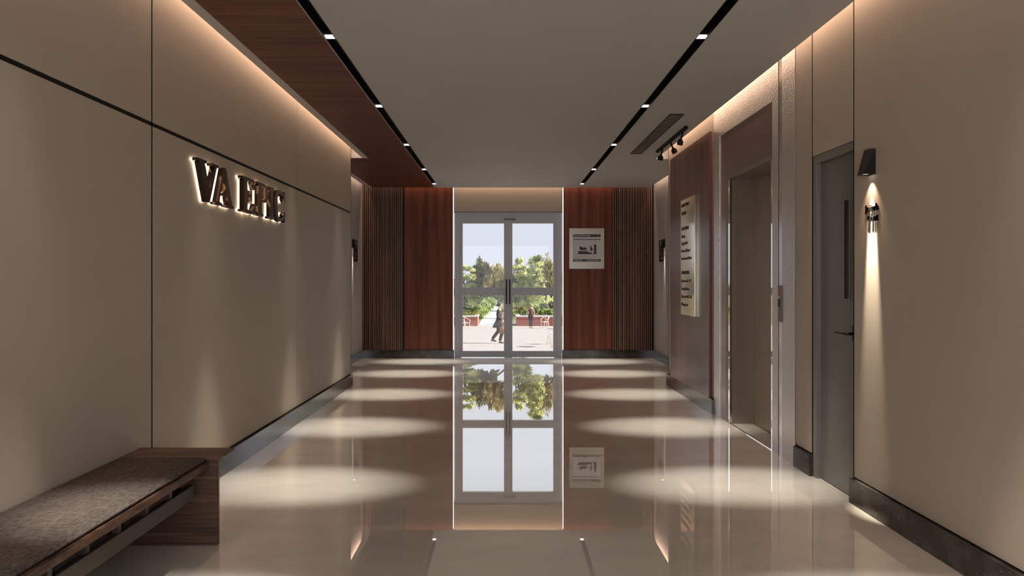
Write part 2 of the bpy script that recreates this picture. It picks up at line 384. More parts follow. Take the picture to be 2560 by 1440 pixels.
struct('baseboard_right', box(XR - 0.024, XR + 0.014, 6.237, 7.985, 0, 0.142, 0.002), M['marble'])
struct('baseboard_right', box(XR - 0.024, XR + 0.014, 4.253, 4.49, 0, 0.142, 0.002), M['marble'])
struct('baseboard_right', box(XR - 0.028, XR + 0.014, YB, 3.758, 0, 0.142, 0.002), M['marble'])
XAR = 2.526
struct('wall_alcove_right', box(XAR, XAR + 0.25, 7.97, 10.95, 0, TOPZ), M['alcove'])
struct('baseboard_alcove_right', box(XAR - 0.02, XAR, 7.975, 10.725, 0, 0.136), M['marble'])

# far wall with the opening of the entrance
YF = 10.749
OX0, OX1, OZ = -0.818, 0.983, 2.455
wf = struct('wall_far', MB().box(XAL, OX0 - 0.02, YF + 0.015, YF + 0.2, 0, TOPZ).box(OX1 + 0.02, XAR, YF + 0.015, YF + 0.2, 0, TOPZ), M['groove'])
struct('wall_far_bulkhead', box(OX0 - 0.02, OX1 + 0.02, YF + 0.012, YF + 0.2, OZ, TOPZ), M['wall'])
struct('baseboard_far', box(XAL + 0.02, OX0 - 0.004, YF - 0.024, YF + 0.015, 0, 0.136), M['marble'])
struct('baseboard_far', box(OX1 + 0.004, XAR - 0.02, YF - 0.024, YF + 0.015, 0, 0.136), M['marble'])
struct('wall_near', MB().box(-2.45, -1.7, YB - 0.2, YB, 0, TOPZ).box(1.9, 2.7, YB - 0.2, YB, 0, TOPZ).box(-1.7, 1.9, YB - 0.2, YB, 2.7, TOPZ).box(-1.7, 1.9, YB - 0.2, YB, 0, 0.1), M['wall'])
wn = struct('fill_window_1', MB().box(-1.7, -1.64, YB - 0.16, YB - 0.06, 0.1, 2.7).box(1.84, 1.9, YB - 0.16, YB - 0.06, 0.1, 2.7).box(-1.64, 1.84, YB - 0.16, YB - 0.06, 0.1, 0.16).box(-1.64, 1.84, YB - 0.16, YB - 0.06, 2.64, 2.7).box(0.07, 0.13, YB - 0.16, YB - 0.06, 0.16, 2.64), M['frame'])  # unseen window added behind the camera to let fill light into the hall
box(-1.64, 0.07, YB - 0.115, YB - 0.107, 0.16, 2.64).build('pane', M['glass'], wn); box(0.13, 1.84, YB - 0.115, YB - 0.107, 0.16, 2.64).build('pane', M['glass'], wn)

# upper slab and the suspended ceiling
struct('ceiling_slab', box(-2.75, 2.95, YB, 10.98, TOPZ, TOPZ + 0.1), M['ceiling'])
CY = 10.653
cg = struct('ceiling', MB().box(-1.071, 1.230, YB, CY, CZ, CT).box(1.299, 1.942, YB, 8.15, CZ, CT), M['ceiling'])
# right part beyond the cove, with a rounded corner
r = 0.10; pts = [(1.299, 8.15), (2.425, 8.15)] + [(2.425 - r + r * math.cos(t * PI / 12), CY - r + r * math.sin(t * PI / 12)) for t in range(7)] + [(1.299, CY)]
MB().prism(pts, 'z', CZ, CT).build('ceiling_board', M['ceiling'], cg)
MB().box(-1.071, -1.137, 10.31, CY, CZ, CT).box(1.230, 1.299, 10.31, CY, CZ, CT).build('ceiling_board', M['ceiling'], cg)
# white edge strips round the wooden part, turned up towards the coves
MB().box(-1.778, -1.705, YB, 8.10, CZ, CT).box(-2.178, -1.778, 8.068, 8.10, CZ, CT).build('edge_strip', M['ceiling'], cg)
MB().box(-2.26, -2.178, 8.068, CY, CZ, CT).build('edge_strip', M['ceiling'], cg)
MB().box(-1.145, -1.137, YB, CY, CZ, CT).build('edge_strip', M['ceiling'], cg)
MB().box(-2.36, -1.55, 8.10, 8.13, CT, TOPZ).box(1.85, 2.53, 8.15, 8.18, CT, TOPZ).build('cove_end', M['ceiling'], cg)
MB().box(-1.66, -1.64, YB, 8.10, CT, TOPZ).box(1.86, 1.88, YB, 8.15, CT, TOPZ).box(-2.15, -2.13, 8.13, 10.6, CT, TOPZ).box(2.35, 2.37, 8.18, 10.6, CT, TOPZ).box(-2.13, 2.35, 10.58, 10.60, CT, TOPZ).build('cove_back', M['ceiling'], cg)
struct('ceiling_wood', MB().box(-1.705, -1.145, YB, CY, CZ + 0.001, CT - 0.01).box(-2.178, -1.705, 8.10, CY, CZ + 0.001, CT - 0.01), M['wood_ceiling'])
# light slots
for nm, x0, x1 in (('trim_1', -1.137, -1.071), ('trim_2', 1.230, 1.299)):
    struct(nm, MB().box(x0, x1, YB, 10.31, CT + 0.02, CT + 0.03).box(x0, x0 + 0.004, YB, 10.31, CZ - 0.001, CT + 0.02).box(x1 - 0.004, x1, YB, 10.31, CZ - 0.001, CT + 0.02)
           .box(x0, x1, 10.30, 10.31, CZ - 0.001, CT + 0.02), M['black'])

# ------------------------------------------------------------------ slot downlights
SPOT = 13.0; BEAM = 345.0
rank = ['nearest the camera, above the bench', 'second from the camera', 'third from the camera', 'fourth from the camera', 'last before the entrance doors']
def downlight(side, x, y, i):
    t = empty('downlight', (x, y, CZ))
    hw = 0.029
    box(x - hw, x + hw, y - 0.028, y + 0.028, CZ + 0.012, CZ + 0.03).build('housing', M['black'], t)
    box(x - hw + 0.0005, x + hw - 0.0005, y - 0.019, y + 0.019, CZ + 0.0005, CZ + 0.012).build('lens', M['lamp'], t)
    if i is not None:
        tag(t, 'small rectangular downlight in the %s ceiling slot, %s' % (side, i), 'ceiling light', 'downlights in the %s black ceiling slot' % side)
    else:
        tag(t, 'small rectangular downlight in the %s ceiling slot, above or behind the camera' % side, 'ceiling light', 'downlights in the %s black ceiling slot' % side)
    d = bpy.data.lights.new('downlight_beam', 'SPOT'); d.energy = SPOT; d.color = LAMP; d.spot_size = math.radians(84); d.spot_blend = 1.0; d.shadow_soft_size = 0.015
    o = bpy.data.objects.new('downlight_beam', d); C.objects.link(o); o.parent = t; o.location = (0, 0, -0.006)
    sgn = -1 if side == 'left' else 1
    o.rotation_euler = (0, -sgn * math.radians(12), 0); o.scale = (1.0, 0.30, 1.0)
    d = bpy.data.lights.new('downlight_core', 'SPOT'); d.energy = BEAM; d.color = LAMP; d.spot_size = math.radians(36); d.spot_blend = 1.0; d.shadow_soft_size = 0.01
    o = bpy.data.objects.new('downlight_core', d); C.objects.link(o); o.parent = t; o.location = (0, 0, -0.006)
    o.rotation_euler = (0, -sgn * math.radians(4.5), 0); o.scale = (1.0, 0.52, 1.0)
spotY = (4.08, 5.70, 7.324, 8.945, 10.277)
names = ['nearest one in view', 'second one in view', 'third one in view', 'fourth one in view', 'last one before the entrance doors']
for side, x in (('left', -1.104), ('right', 1.2645)):
    for k, y in enumerate(spotY): downlight(side, x, y, names[k])
    for y, q in ((2.44, 'just above the picture, over the bench end'), (0.80, 'straight above the camera'), (-0.84, 'behind the camera')): downlight(side, x, y, q)

# ------------------------------------------------------------------ wood cladding
def slats(name, x0, x1, label, wide_at):
    t = empty(name, ((x0 + x1) / 2, YF, 0.136))
    z0, z1 = 0.137, TOPZ - 0.02
    box(x0, x1, YF + 0.004, YF + 0.014, z0, z1).build('backing', M['slat_back'], t)
    rnd = random.Random(3); b = MB(); x = x0 + 0.008
    while x < x1 - 0.02:
        wd = rnd.choice((0.014, 0.016, 0.018, 0.022)); gp = rnd.choice((0.012, 0.014, 0.018))
        b.box(x, min(x + wd, x1), YF - 0.034 + rnd.choice((0, 0.010)), YF + 0.005, z0, z1); x += wd + gp
    b.build('slats', M['slat'], t)
    tag(t, label, 'wall panelling', 'narrow vertical slat panels on the far wall')
def panel(name, x0, x1, label):
    tag(box(x0, x1, YF - 0.004, YF + 0.014, 0.137, TOPZ - 0.02).build(name, M['wood_v']), label, 'wall panelling', 'smooth wood panels beside the entrance')
slats('slat_panel', XAL + 0.002, -1.672, 'ribbed dark wood slat panel on the far wall, left of the entrance doors', 0)
panel('wood_panel', -1.660, -0.846, 'smooth red-brown wood panel between left slats and entrance doors')
panel('wood_panel', 1.011, 1.825, 'smooth red-brown wood panel behind the evacuation plan')
slats('slat_panel', 1.829, XAR - 0.002, 'ribbed dark wood slat panel on the far wall, right of the evacuation plan', 0)
for x0, lab in ((-0.842, 'thin vertical light strip at the left edge of the entrance'), (0.998, 'thin vertical light strip at the right edge of the entrance')):
    t = empty('light_strip', (x0 + 0.007, YF - 0.004, 0.136))
    box(x0 - 0.001, x0 + 0.0125, YF - 0.001, YF + 0.014, 0.137, CZ + 0.02).build('channel', M['groove'], t)
    box(x0, x0 + 0.0115, YF - 0.005, YF - 0.001, 0.137, CZ + 0.02).build('diffuser', M['led'], t)
    tag(t, lab, 'light strip', 'vertical light strips beside the entrance')
# right wall wood panel
tag(box(2.030, XR - 0.001, 6.306, 7.78, 0.143, 2.77, 0.002).build('wood_panel', M['wood_right']), 'glossy brown wood panel on the right wall behind the directory sign', 'wall panelling')

# ------------------------------------------------------------------ entrance doors
K = 10.78 / 1600
def dx(p): return (p - 1258) * K
def dz(p): return 1.3 + (701.5 - p) * K
YD = 10.775
d1 = struct('door_1', MB().box(OX0, dx(1149), YD, YD + 0.12, 0, OZ).box(dx(1392), OX1, YD, YD + 0.12, 0, OZ).box(dx(1149), dx(1392), YD, YD + 0.12, dz(545), OZ), M['frame'])
def leaf(xa, ga, gb, xb):
    l = MB()
    l.box(xa, ga, YD + 0.005, YD + 0.06, 0.012, dz(545)).box(gb, xb, YD + 0.005, YD + 0.06, 0.012, dz(545))
    l.box(ga, gb, YD + 0.005, YD + 0.06, dz(558.4), dz(545)).box(ga, gb, YD + 0.005, YD + 0.06, dz(738), dz(718.8)).box(ga, gb, YD + 0.005, YD + 0.06, 0.012, dz(878))
    lf = l.build('door_leaf', M['frame'], d1)
    for z0, z1 in ((dz(718.8), dz(558.4)), (dz(878), dz(738))):
        box(ga, gb, YD + 0.03, YD + 0.036, z0, z1).build('glass_pane', M['glass'], lf)
    return lf
la = leaf(dx(1149.3), dx(1156.6), dx(1260), dx(1270.45)); lb = leaf(dx(1270.5), dx(1281), dx(1383.4), dx(1391.7))
for lf, px in ((la, 1266), (lb, 1274.5)):
    x = dx(px)
    MB().tube([(x, YD - 0.045, dz(760)), (x, YD - 0.045, dz(698))], 0.011).tube([(x, YD - 0.045, dz(704)), (x, YD + 0.005, dz(704))], 0.007).tube([(x, YD - 0.045, dz(754)), (x, YD + 0.005, dz(754))], 0.007).build('handle', M['steel_dark'], lf, True)
box(dx(1260), dx(1289), YD - 0.02, YD, dz(550.5), dz(546)).build('door_closer', M['casing'], d1)
for a, b in ((1148, 1154), (1261, 1278), (1385, 1393)): box(dx(a), dx(b), YD - 0.006, YD, 0.0, 0.016, ).build('door_gap_light', M['white'], d1)  # white slivers for light leaking under the doors, built as small boxes
struct('trim_3', box(OX0, OX1, YD - 0.028, YD, OZ - 0.008, OZ + 0.006), M['casing'])

# ------------------------------------------------------------------ janitor's closet door
YJ0, YJ1 = 3.765, 4.2525
d2 = struct('door_2', MB().box(2.090, 2.130, YJ0 + 0.001, YJ1 - 0.044, 0.004, 2.068), M['door_grey'])
MB().box(XR + 0.002, XR + 0.115, YJ1 - 0.045, YJ1, 0, 2.07).box(XR + 0.002, XR + 0.115, YJ0, YJ1, 2.07, 2.12).build('door_frame', M['casing'], d2)
wp = MB().box(2.083, 2.0905, 3.848, 3.858, 1.19, 1.79).box(2.083, 2.0905, 3.915, 3.925, 1.19, 1.79).box(2.083, 2.0905, 3.848, 3.925, 1.180, 1.190).box(2.083, 2.0905, 3.848, 3.925, 1.790, 1.800).build('vision_frame', M['casing'], d2)
box(2.0870, 2.0900, 3.858, 3.915, 1.190, 1.790).build('vision_glass', M['steel_dark'], d2)
MB().tube([(2.088, 3.80, 0.984), (2.045, 3.80, 0.984), (2.035, 3.805, 0.984), (2.033, 3.82, 0.984), (2.033, 3.91, 0.984)], 0.0095, 10).box(2.083, 2.0895, 3.778, 3.822, 0.94, 1.03).build('handle', M['steel_dark'], d2, False)

# ------------------------------------------------------------------ elevator
ev = empty('elevator', (2.10, 5.35, 0))
X0 = XR - 0.002
MB().box(X0, XR + 0.02, 6.083, 6.243, 0, TOPZ - 0.01).box(X0, XR + 0.02, 4.784, 4.890, 0, TOPZ - 0.01).box(X0, XR + 0.02, 4.890, 6.083, 2.671, TOPZ - 0.01).build('steel_surround', M['metal'], ev)
box(X0, XR + 0.02, 4.508, 4.718, 0, TOPZ - 0.01).build('steel_pilaster', M['metal'], ev, label='hammered steel pilaster right of the elevator opening')
box(X0 + 0.001, XR + 0.02, 4.718, 4.770, 0, TOPZ - 0.01).build('smooth_strip', M['smooth_metal'], ev, label='smooth pinkish metal strip holding the call panel')
MB().box(XR + 0.006, XR + 0.02, 4.89, 6.083, 2.262, 2.671).box(XR + 0.006, XR + 0.02, 5.915, 6.083, 0, 2.262).build('transom_panel', M['transom'], ev, label='glossy brown panel above the elevator opening')
MB().box(XR, XR + 0.03, 4.912, 5.915, 2.223, 2.262).box(XR + 0.002, XR + 0.03, 5.845, 5.915, 0, 2.223).build('opening_trim', M['casing'], ev)
MB().box(XR, XR + 0.02, 5.812, 5.845, 0, 2.223).box(XR, XR + 0.02, 4.890, 4.914, 0, 2.223).build('polished_trim', M['mirror'], ev, label='narrow mirror polished trim')
MB().box(XR + 0.02, 2.28, 5.812, 5.86, 0, 2.30).box(XR + 0.02, 2.28, 4.86, 4.914, 0, 2.30).box(XR + 0.03, 2.28, 4.914, 5.812, 2.225, 2.30).build('recess_lining', M['elev_door'], ev)
for y0, y1 in ((5.365, 5.811), (4.915, 5.361)):
    box(2.277, 2.31, y0, y1, 0.005, 2.224).build('sliding_door', M['elev_door'], ev)
box(XR - 0.001, XR + 0.012, 4.914, 5.812, 0.0, 0.006).build('sill', M['mirror'], ev)
tag(ev, 'open-fronted elevator entrance with steel surround and bronze doors in right wall', 'elevator')
cp = empty('call_panel', (2.05, 4.745, 1.12))
box(2.046, X0, 4.722, 4.768, 0.995, 1.262, 0.002).build('faceplate', M['casing'], cp)
box(2.043, 2.0465, 4.728, 4.762, 1.185, 1.25).build('display', M['display'], cp, label='dark display window with red glow')
box(2.041, 2.0465, 4.730, 4.760, 1.105, 1.165, 0.002).build('button', M['steel_dark'], cp)
box(2.043, 2.0465, 4.730, 4.760, 1.172, 1.182).build('light_bar', M['white'], cp)
tag(cp, 'slim elevator call panel with small red-lit display beside the opening', 'call panel')

# ------------------------------------------------------------------ bench
be = empty('bench', (-1.64, 2.0, 0))
for ya, yb, yc in ((3.135, 3.157, 3.332), (0.475, 0.497, 0.30)):
    box(XL + 0.028, -1.398, ya, yb, 0, 0.417, 0.004).build('end_panel', M['walnut'], be)
    box(XL + 0.003, -1.398, min(ya, yc), max(yb, yc), 0.4172, 0.431, 0.002).build('end_top', M['walnut'], be)
box(XL + 0.028, -1.440, 0.498, 3.134, 0.380, 0.414, 0.003).build('seat_board', M['walnut'], be)
cu = MB().box(XL + 0.014, -1.450, 0.505, 3.128, 0.4145, 0.437, 0.007).build('cushion', M['fabric'], be, True)
for xr in (-1.470, -1.84):
    box(xr - 0.03, xr, 0.59, 3.043, 0.262, 0.330, 0.002).build('rail', M['bench_metal'], be, label='dark bronze front rail' if xr > -1.6 else 'dark bronze rear rail')
for y in [3.036 - 0.19 * k for k in range(1, 13)]:
    box(-1.500, -1.478, y - 0.011, y + 0.011, 0.330, 0.380).build('spacer', M['bench_metal'], be)
for y in (1.75, 2.975): box(-1.84, -1.500, y, y + 0.06, 0.285, 0.315).build('cross_bar', M['bench_metal'], be)
for y0, y1 in ((3.036, 3.1345), (0.4975, 0.60)): box(-1.70, -1.64, y0, y1, 0.285, 0.315).build('end_bracket', M['bench_metal'], be)
tag(be, 'long low bench with grey woven cushion and wooden end panels against left wall', 'bench')

# ------------------------------------------------------------------ VA EPIC letters
def arc(cx, cy, rx, ry, a0, a1, n=14): return [(cx + rx * math.cos(math.radians(a0 + (a1 - a0) * i / n)), cy + ry * math.sin(math.radians(a0 + (a1 - a0) * i / n))) for i in range(n + 1)]
H = 0.254; SF = 0.016; BR = 0.006               # cap height, serif thickness, bracket
def serif_stem(x0, x1, ov): return [(x0 - ov, 0), (x1 + ov, 0), (x1 + ov, SF), (x1, SF + 0.012), (x1, H - SF - 0.012), (x1 + ov, H - SF), (x1 + ov, H), (x0 - ov, H), (x0 - ov, H - SF), (x0, H - SF - 0.012), (x0, SF + 0.012), (x0 - ov, SF)]
def letter_V():
    return [[(0, H), (0, H - SF), (0.028, H - SF - 0.006), (0.122, 0), (0.158, 0), (0.258, H - SF - 0.006), (0.285, H - SF), (0.285, H), (0.190, H), (0.190, H - SF), (0.226, H - SF - 0.006), (0.160, 0.085), (0.092, H - SF - 0.006), (0.118, H - SF), (0.118, H)]]
def letter_A():
    return [[(0, 0), (0, SF), (0.030, SF + 0.006), (0.122, H), (0.160, H), (0.258, SF + 0.006), (0.285, SF), (0.285, 0), (0.160, 0), (0.160, SF), (0.194, SF + 0.006), (0.180, 0.065), (0.075, 0.065), (0.058, SF + 0.006), (0.105, SF), (0.105, 0)],], [[(0.083, 0.083), (0.172, 0.083), (0.132, 0.190)]]
def letter_E():
    return [serif_stem(0.03, 0.092, 0.030), [(0.09, 0), (0.225, 0), (0.240, 0.080), (0.226, 0.080), (0.19, 0.022), (0.09, 0.018)],
            [(0.09, H), (0.215, H), (0.230, H - 0.075), (0.216, H - 0.075), (0.18, H - 0.022), (0.09, H - 0.018)],
            [(0.09, 0.120), (0.150, 0.118), (0.164, 0.085), (0.176, 0.085), (0.176, 0.170), (0.164, 0.170), (0.150, 0.140), (0.09, 0.138)]]
def letter_P():
    return [serif_stem(0.03, 0.092, 0.030), [(0.09, H), (0.14, H)] + arc(0.14, 0.182, 0.088, 0.072, 90, -90)[1:] + [(0.09, 0.110), (0.09, 0.126), (0.135, 0.128)] + arc(0.135, 0.182, 0.036, 0.054, -90, 90)[1:] + [(0.09, 0.238)]]
def letter_I(): return [serif_stem(0.03, 0.092, 0.030)]
def letter_C():
    o = arc(0.130, H / 2, 0.130, H / 2 + 0.004, 48, 312, 26); i = arc(0.140, H / 2, 0.070, H / 2 - 0.018, 310, 50, 22)
    return [o + [(0.236, 0.03)] + i, [(0.205, H - 0.055), (0.240, H - 0.090), (0.255, H - 0.090), (0.255, H), (0.243, H), (0.225, H - 0.02)], [(0.243, 0), (0.255, 0), (0.255, 0.085), (0.240, 0.085), (0.205, 0.055), (0.225, 0.02)]]
def fill_outline(outer, holes, a, b, mb):
    """outline with holes, extruded from x=a to x=b (points are y, z)"""
    if not holes:
        mb.prism(outer, 'x', a, b); return
    cu = bpy.data.curves.new('tmp', 'CURVE'); cu.dimensions = '2D'; cu.fill_mode = 'BOTH'; cu.extrude = abs(b - a) / 2
    for loop in [outer] + holes:
        sp_ = cu.splines.new('POLY'); sp_.points.add(len(loop) - 1); sp_.use_cyclic_u = True
        for q, (u, v) in zip(sp_.points, loop): q.co = (u, v, 0, 1)
    o = bpy.data.objects.new('tmp', cu); C.objects.link(o)
    me = bpy.data.meshes.new_from_object(o.evaluated_get(bpy.context.evaluated_depsgraph_get()))
    n = len(mb.v); mb.v += [((a + b) / 2 + q.co.z, q.co.x, q.co.y) for q in me.vertices]; mb.f += [tuple(n + i for i in f.vertices) for f in me.polygons]
    C.objects.unlink(o); bpy.data.objects.remove(o); bpy.data.curves.remove(cu); bpy.data.meshes.remove(me)
vs_ = empty('wall_sign', (XL, 4.6, 1.789))
for ch, y in (('V', 3.855), ('A', 4.090), ('E', 4.515), ('P', 4.790), ('I', 5.030), ('C', 5.145)):
    r_ = {'V': letter_V, 'A': letter_A, 'E': letter_E, 'P': letter_P, 'I': letter_I, 'C': letter_C}[ch]()
    outs, holes = (r_ if isinstance(r_, tuple) else (r_, None))
    for a, b, nm, m_ in ((XL + 0.015, XL + 0.049, 'letter', M['letter']), (XL + 0.004, XL + 0.015, 'backlight', M['halo'])):
        mb = MB()
        for k_, pl in enumerate(outs):
            e = 0.0002 * k_                      # overlapping strokes end a hair apart
            fill_outline([(y + p[0], 1.789 + p[1]) for p in pl], [[(y + p[0], 1.789 + p[1]) for p in h] for h in holes] if holes else None, a + e, b - e, mb)
        if nm == 'letter': lo = mb.build('letter', m_, vs_)
        else: mb.build('backlight', m_, lo)
tag(vs_, 'large dark bronze serif letters reading VA EPIC, lit from behind, on left wall', 'wall sign')

# ------------------------------------------------------------------ sconces
def sconce(xw, s, y0, y1, z0, z1, dt, db, label, power, group=None):
    """wedge lamp on the wall x = xw, sticking out towards s"""
    t = empty('wall_sconce', (xw, (y0 + y1) / 2, z0))
    b = MB(); n = 0; iw = 0.006
    vv = [(xw, y0, z0), (xw, y1, z0), (xw + s * db, y1 - 0.004, z0), (xw + s * db, y0 + 0.004, z0), (xw, y0, z1), (xw, y1, z1), (xw + s * dt, y1 - 0.008, z1), (xw + s * dt, y0 + 0.008, z1)]
    b.v = vv + [(xw + s * 0.003, y0 + iw, z0), (xw + s * 0.003, y1 - iw, z0), (xw + s * (db - iw), y1 - 0.010, z0), (xw + s * (db - iw), y0 + 0.010, z0)]
    b.v += [(x, y, z0 + 0.02) for x, y, z in b.v[8:12]]
    b.f = [(4, 5, 6, 7), (0, 1, 5, 4), (1, 2, 6, 5), (2, 3, 7, 6), (3, 0, 4, 7)] + [(i, (i + 1) % 4, 8 + (i + 1) % 4, 8 + i) for i in range(4)] + [(8 + i, 8 + (i + 1) % 4, 12 + (i + 1) % 4, 12 + i) for i in range(4)] + [(12, 13, 14, 15)]
    b.build('shade', M['black'], t)
    xc = xw + s * 0.5 * db
    box(xc - 0.30 * db, xc + 0.30 * db, y0 + 0.014, y1 - 0.014, z0 + 0.006, z0 + 0.016).build('lens', M['lamp'], t)
    for ang, blend, pw, tilt, col in ((20, 0.8, power * 0.45, 9.5, (1, 0.90, 0.70)), (15.5, 0.8, power * 1.25, 5.0, (1, 0.90, 0.72)), (70, 1.0, power * 0.02, 12, (1, 0.68, 0.48))):
        d = bpy.data.lights.new('sconce_beam', 'SPOT'); d.energy = pw; d.color = col; d.spot_size = math.radians(ang); d.spot_blend = blend; d.shadow_soft_size = 0.004
        o = bpy.data.objects.new('sconce_beam', d); C.objects.link(o); o.parent = t; o.location = (s * 0.042, 0, -0.003)
        o.rotation_euler = (0, s * math.radians(tilt), 0)
    tag(t, label, 'wall lamp', group)
sconce(XR, -1, 3.535, 3.602, 1.889, 2.031, 0.030, 0.068, 'black wedge wall lamp above the closet lettering, casting a narrow beam', 260)
sconce(XAL, 1, 9.985, 10.045, 1.815, 1.945, 0.030, 0.060, 'small black wall lamp in the left alcove beside slatted wood', 25, 'alcove wall lamps')
sconce(XAR, -1, 9.985, 10.045, 1.815, 1.945, 0.030, 0.060, 'small black wall lamp in the right alcove beside slatted wood', 25, 'alcove wall lamps')
for xw, s, side in ((XAL, 1, 'left'), (XAR, -1, 'right')):
    t = empty('restroom_sign', (xw, 10.20, 1.60))
    box(xw, xw + s * 0.012, 10.075, 10.32, 1.60, 1.945, 0.002).build('plaque', M['ink'], t)
    box(xw + s * 0.0125, xw + s * 0.016, 10.19, 10.215, 1.83, 1.925).build('pictogram', M['white'], t)
    MB().ball((xw + s * 0.014, 10.20, 1.725), (0.002, 0.02, 0.02), 8, 6).build('pictogram', M['white'], t)
    box(xw + s * 0.0125, xw + s * 0.016, 10.12, 10.17, 1.645, 1.665).build('pictogram', M['white'], t)
    tag(t, 'black plaque with pale symbols on the %s alcove wall behind its lamp' % side, 'sign', 'black plaques in the alcoves')

# ------------------------------------------------------------------ janitor's closet letters
js = empty('closet_sign', (XR - 0.002, 3.55, 1.6))
# the wall runs towards the camera, so the reading direction is -Y
for body, yl, zz in (("Janitor's", 3.6245, 1.688), ("Closet", 3.604, 1.632)):
    text_mesh('lettering', body, 0.052, (XR - 0.005, yl, zz), (0, -1, 0), (0, 0, 1), 0.008, M['matte_ink'], js, bold=0.0008, xscale=0.72)
tag(js, "raised black letters reading Janitor's Closet on right wall under the lamp", 'wall sign')

# ------------------------------------------------------------------ directory sign
ds = empty('directory_sign', (2.02, 6.98, 0.92))
box(2.008, 2.029, 6.722, 7.242, 0.920, 2.200, 0.002).build('plate', M['gold'], ds)
rows = [('DIRECTORY', 2.120, 0.052), ('VA EPIC', 2.030, 0.052), ('1ST FLOOR', 1.860, 0.054), ('Bakery', 1.776, 0.050), ('Yoga Studio', 1.698, 0.050), ('Indoors & Sport', 1.615, 0.050), ('Continuous Market', 1.530, 0.048),
        ('2ND FLOOR', 1.370, 0.054), ('Apartments 1 - 12', 1.283, 0.048), ('Laundry Room', 1.195, 0.048), ('Apartments 13 - 24', 1.110, 0.048), ('Management', 1.022, 0.048)]
for body, zz, sz in rows:
    text_mesh('lettering', body, sz, (2.0055, 7.205, zz), (0, -1, 0), (0, 0, 1), 0.003, M['sign_ink'], ds)
tag(ds, 'tall brushed gold directory plate with dark lettering on the right wood panel', 'sign')

# ------------------------------------------------------------------ evacuation plan
KW = YF / 1600
def wx(p): return (p - 1258) * KW
def wz(p): return 1.3 + (701.5 - p) * KW
ep = empty('evacuation_sign', (wx(1466), YF - 0.005, wz(672)))
box(wx(1423), wx(1510), YF - 0.020, YF - 0.005, wz(672), wz(571), 0.001).build('plate', M['plate'], ep)
yp = YF - 0.0215
box(wx(1432), wx(1501), yp, YF - 0.0198, wz(654), wz(586)).build('poster', M['paper'], ep)
iy0, iy1 = yp - 0.0015, yp
for q0, q1, nm in ((592.8, 586, 'banner'), (599.6, 598, 'rule_line'), (654, 648.5, 'banner')): box(wx(1432), wx(1501), iy0, iy1, wz(q0), wz(q1)).build(nm, M['ink'], ep)
pl = MB()
for a, b, c, d in ((1449, 1453, 622, 616), (1449, 1466, 625.0, 619), (1445, 1469.5, 635.5, 628), (1469.5, 1479, 635.5, 631), (1475, 1478.5, 627, 615), (1478.5, 1481, 627, 620), (1484.5, 1490.5, 635.5, 611.5), (1482, 1484.5, 635.5, 632)):
    pl.box(wx(a), wx(b), iy0, iy1, wz(c), wz(d))
pl.build('floor_plan', M['ink'], ep)
text_mesh('lettering', 'EVACUATION PLAN', 0.038, (wx(1433), iy0 - 0.001, wz(591.4)), (1, 0, 0), (0, 0, 1), 0.001, M['paper'], ep, bold=0.0006, xscale=0.83)
MB().ball((wx(1494.5), iy0 - 0.0006, wz(589)), (0.009, 0.0008, 0.009), 10, 6).build('symbol', M['paper'], ep)
for a, b in ((1434, 1455), (1468, 1498)): box(wx(a), wx(b), iy0 - 0.0008, iy0, wz(651.6), wz(650.2)).build('small_print', M['paper'], ep)
tag(ep, 'square evacuation plan with black building outline on wood panel beside doors', 'sign')

# ------------------------------------------------------------------ ceiling vent
cv = empty('ceiling_vent', (1.614, 6.92, CZ))
a, b, c, d = 1.548, 1.682, 5.945, 7.80
MB().box(a, a + 0.006, c + 0.012, d - 0.012, CZ - 0.006, CZ - 0.0005).box(b - 0.006, b, c + 0.012, d - 0.012, CZ - 0.006, CZ - 0.0005).box(a, b, c, c + 0.012, CZ - 0.006, CZ - 0.0005).box(a, b, d - 0.012, d, CZ - 0.006, CZ - 0.0005).build('frame', M['groove'], cv)
box(a + 0.004, b - 0.004, c + 0.01, d - 0.01, CZ - 0.0015, CZ - 0.0005).build('backing', M['groove'], cv)
sl = MB()
for k in range(11): sl.box(a + 0.008 + k * 0.0109, a + 0.0145 + k * 0.0109, c + 0.012, d - 0.012, CZ - 0.005, CZ - 0.0015)
sl.build('slats', M['casing'], cv)
tag(cv, 'long narrow slatted air vent set in the ceiling right of the slot', 'vent')

# ------------------------------------------------------------------ track light
tl = empty('track_light', (1.83, 7.0, CZ))
box(1.813, 1.847, 6.40, 7.61, CZ - 0.030, CZ - 0.0005, 0.002).build('track', M['black'], tl)
def tspot(y, lean, yl):
    z = CZ - 0.030
    h = MB().tube([(1.83, y, z + 0.001), (1.83, y, z - 0.012)], 0.013, 10).tube([(1.83, y, z - 0.010), (1.83 + lean, y + yl, z - 0.085)], 0.010, 8).build('spotlight', M['black'], tl, label='black stem and head hung from the track')
    p0 = Vector((1.83 + lean * 1.0, y + yl, z - 0.085)); dr = Vector((lean * 0.5, yl * 0.5, -0.04)).normalized()
    MB().tube([p0 - dr * 0.012, p0 + dr * 0.004, p0 + dr * 0.004, p0 + dr * 0.045], [0.018, 0.022, 0.030, 0.030], 14, True).build('head', M['black'], h)
    q = p0 + dr * 0.0455
    MB().tube([q, q + dr * 0.0015], [0.022, 0.022], 14).build('lens', M['casing'], h)
tspot(7.36, -0.012, 0.02); tspot(7.00, 0.03, -0.01); tspot(6.52, -0.014, 0.03)
tag(tl, 'black ceiling track with three small spotlights in front of the right wood panel', 'track light')

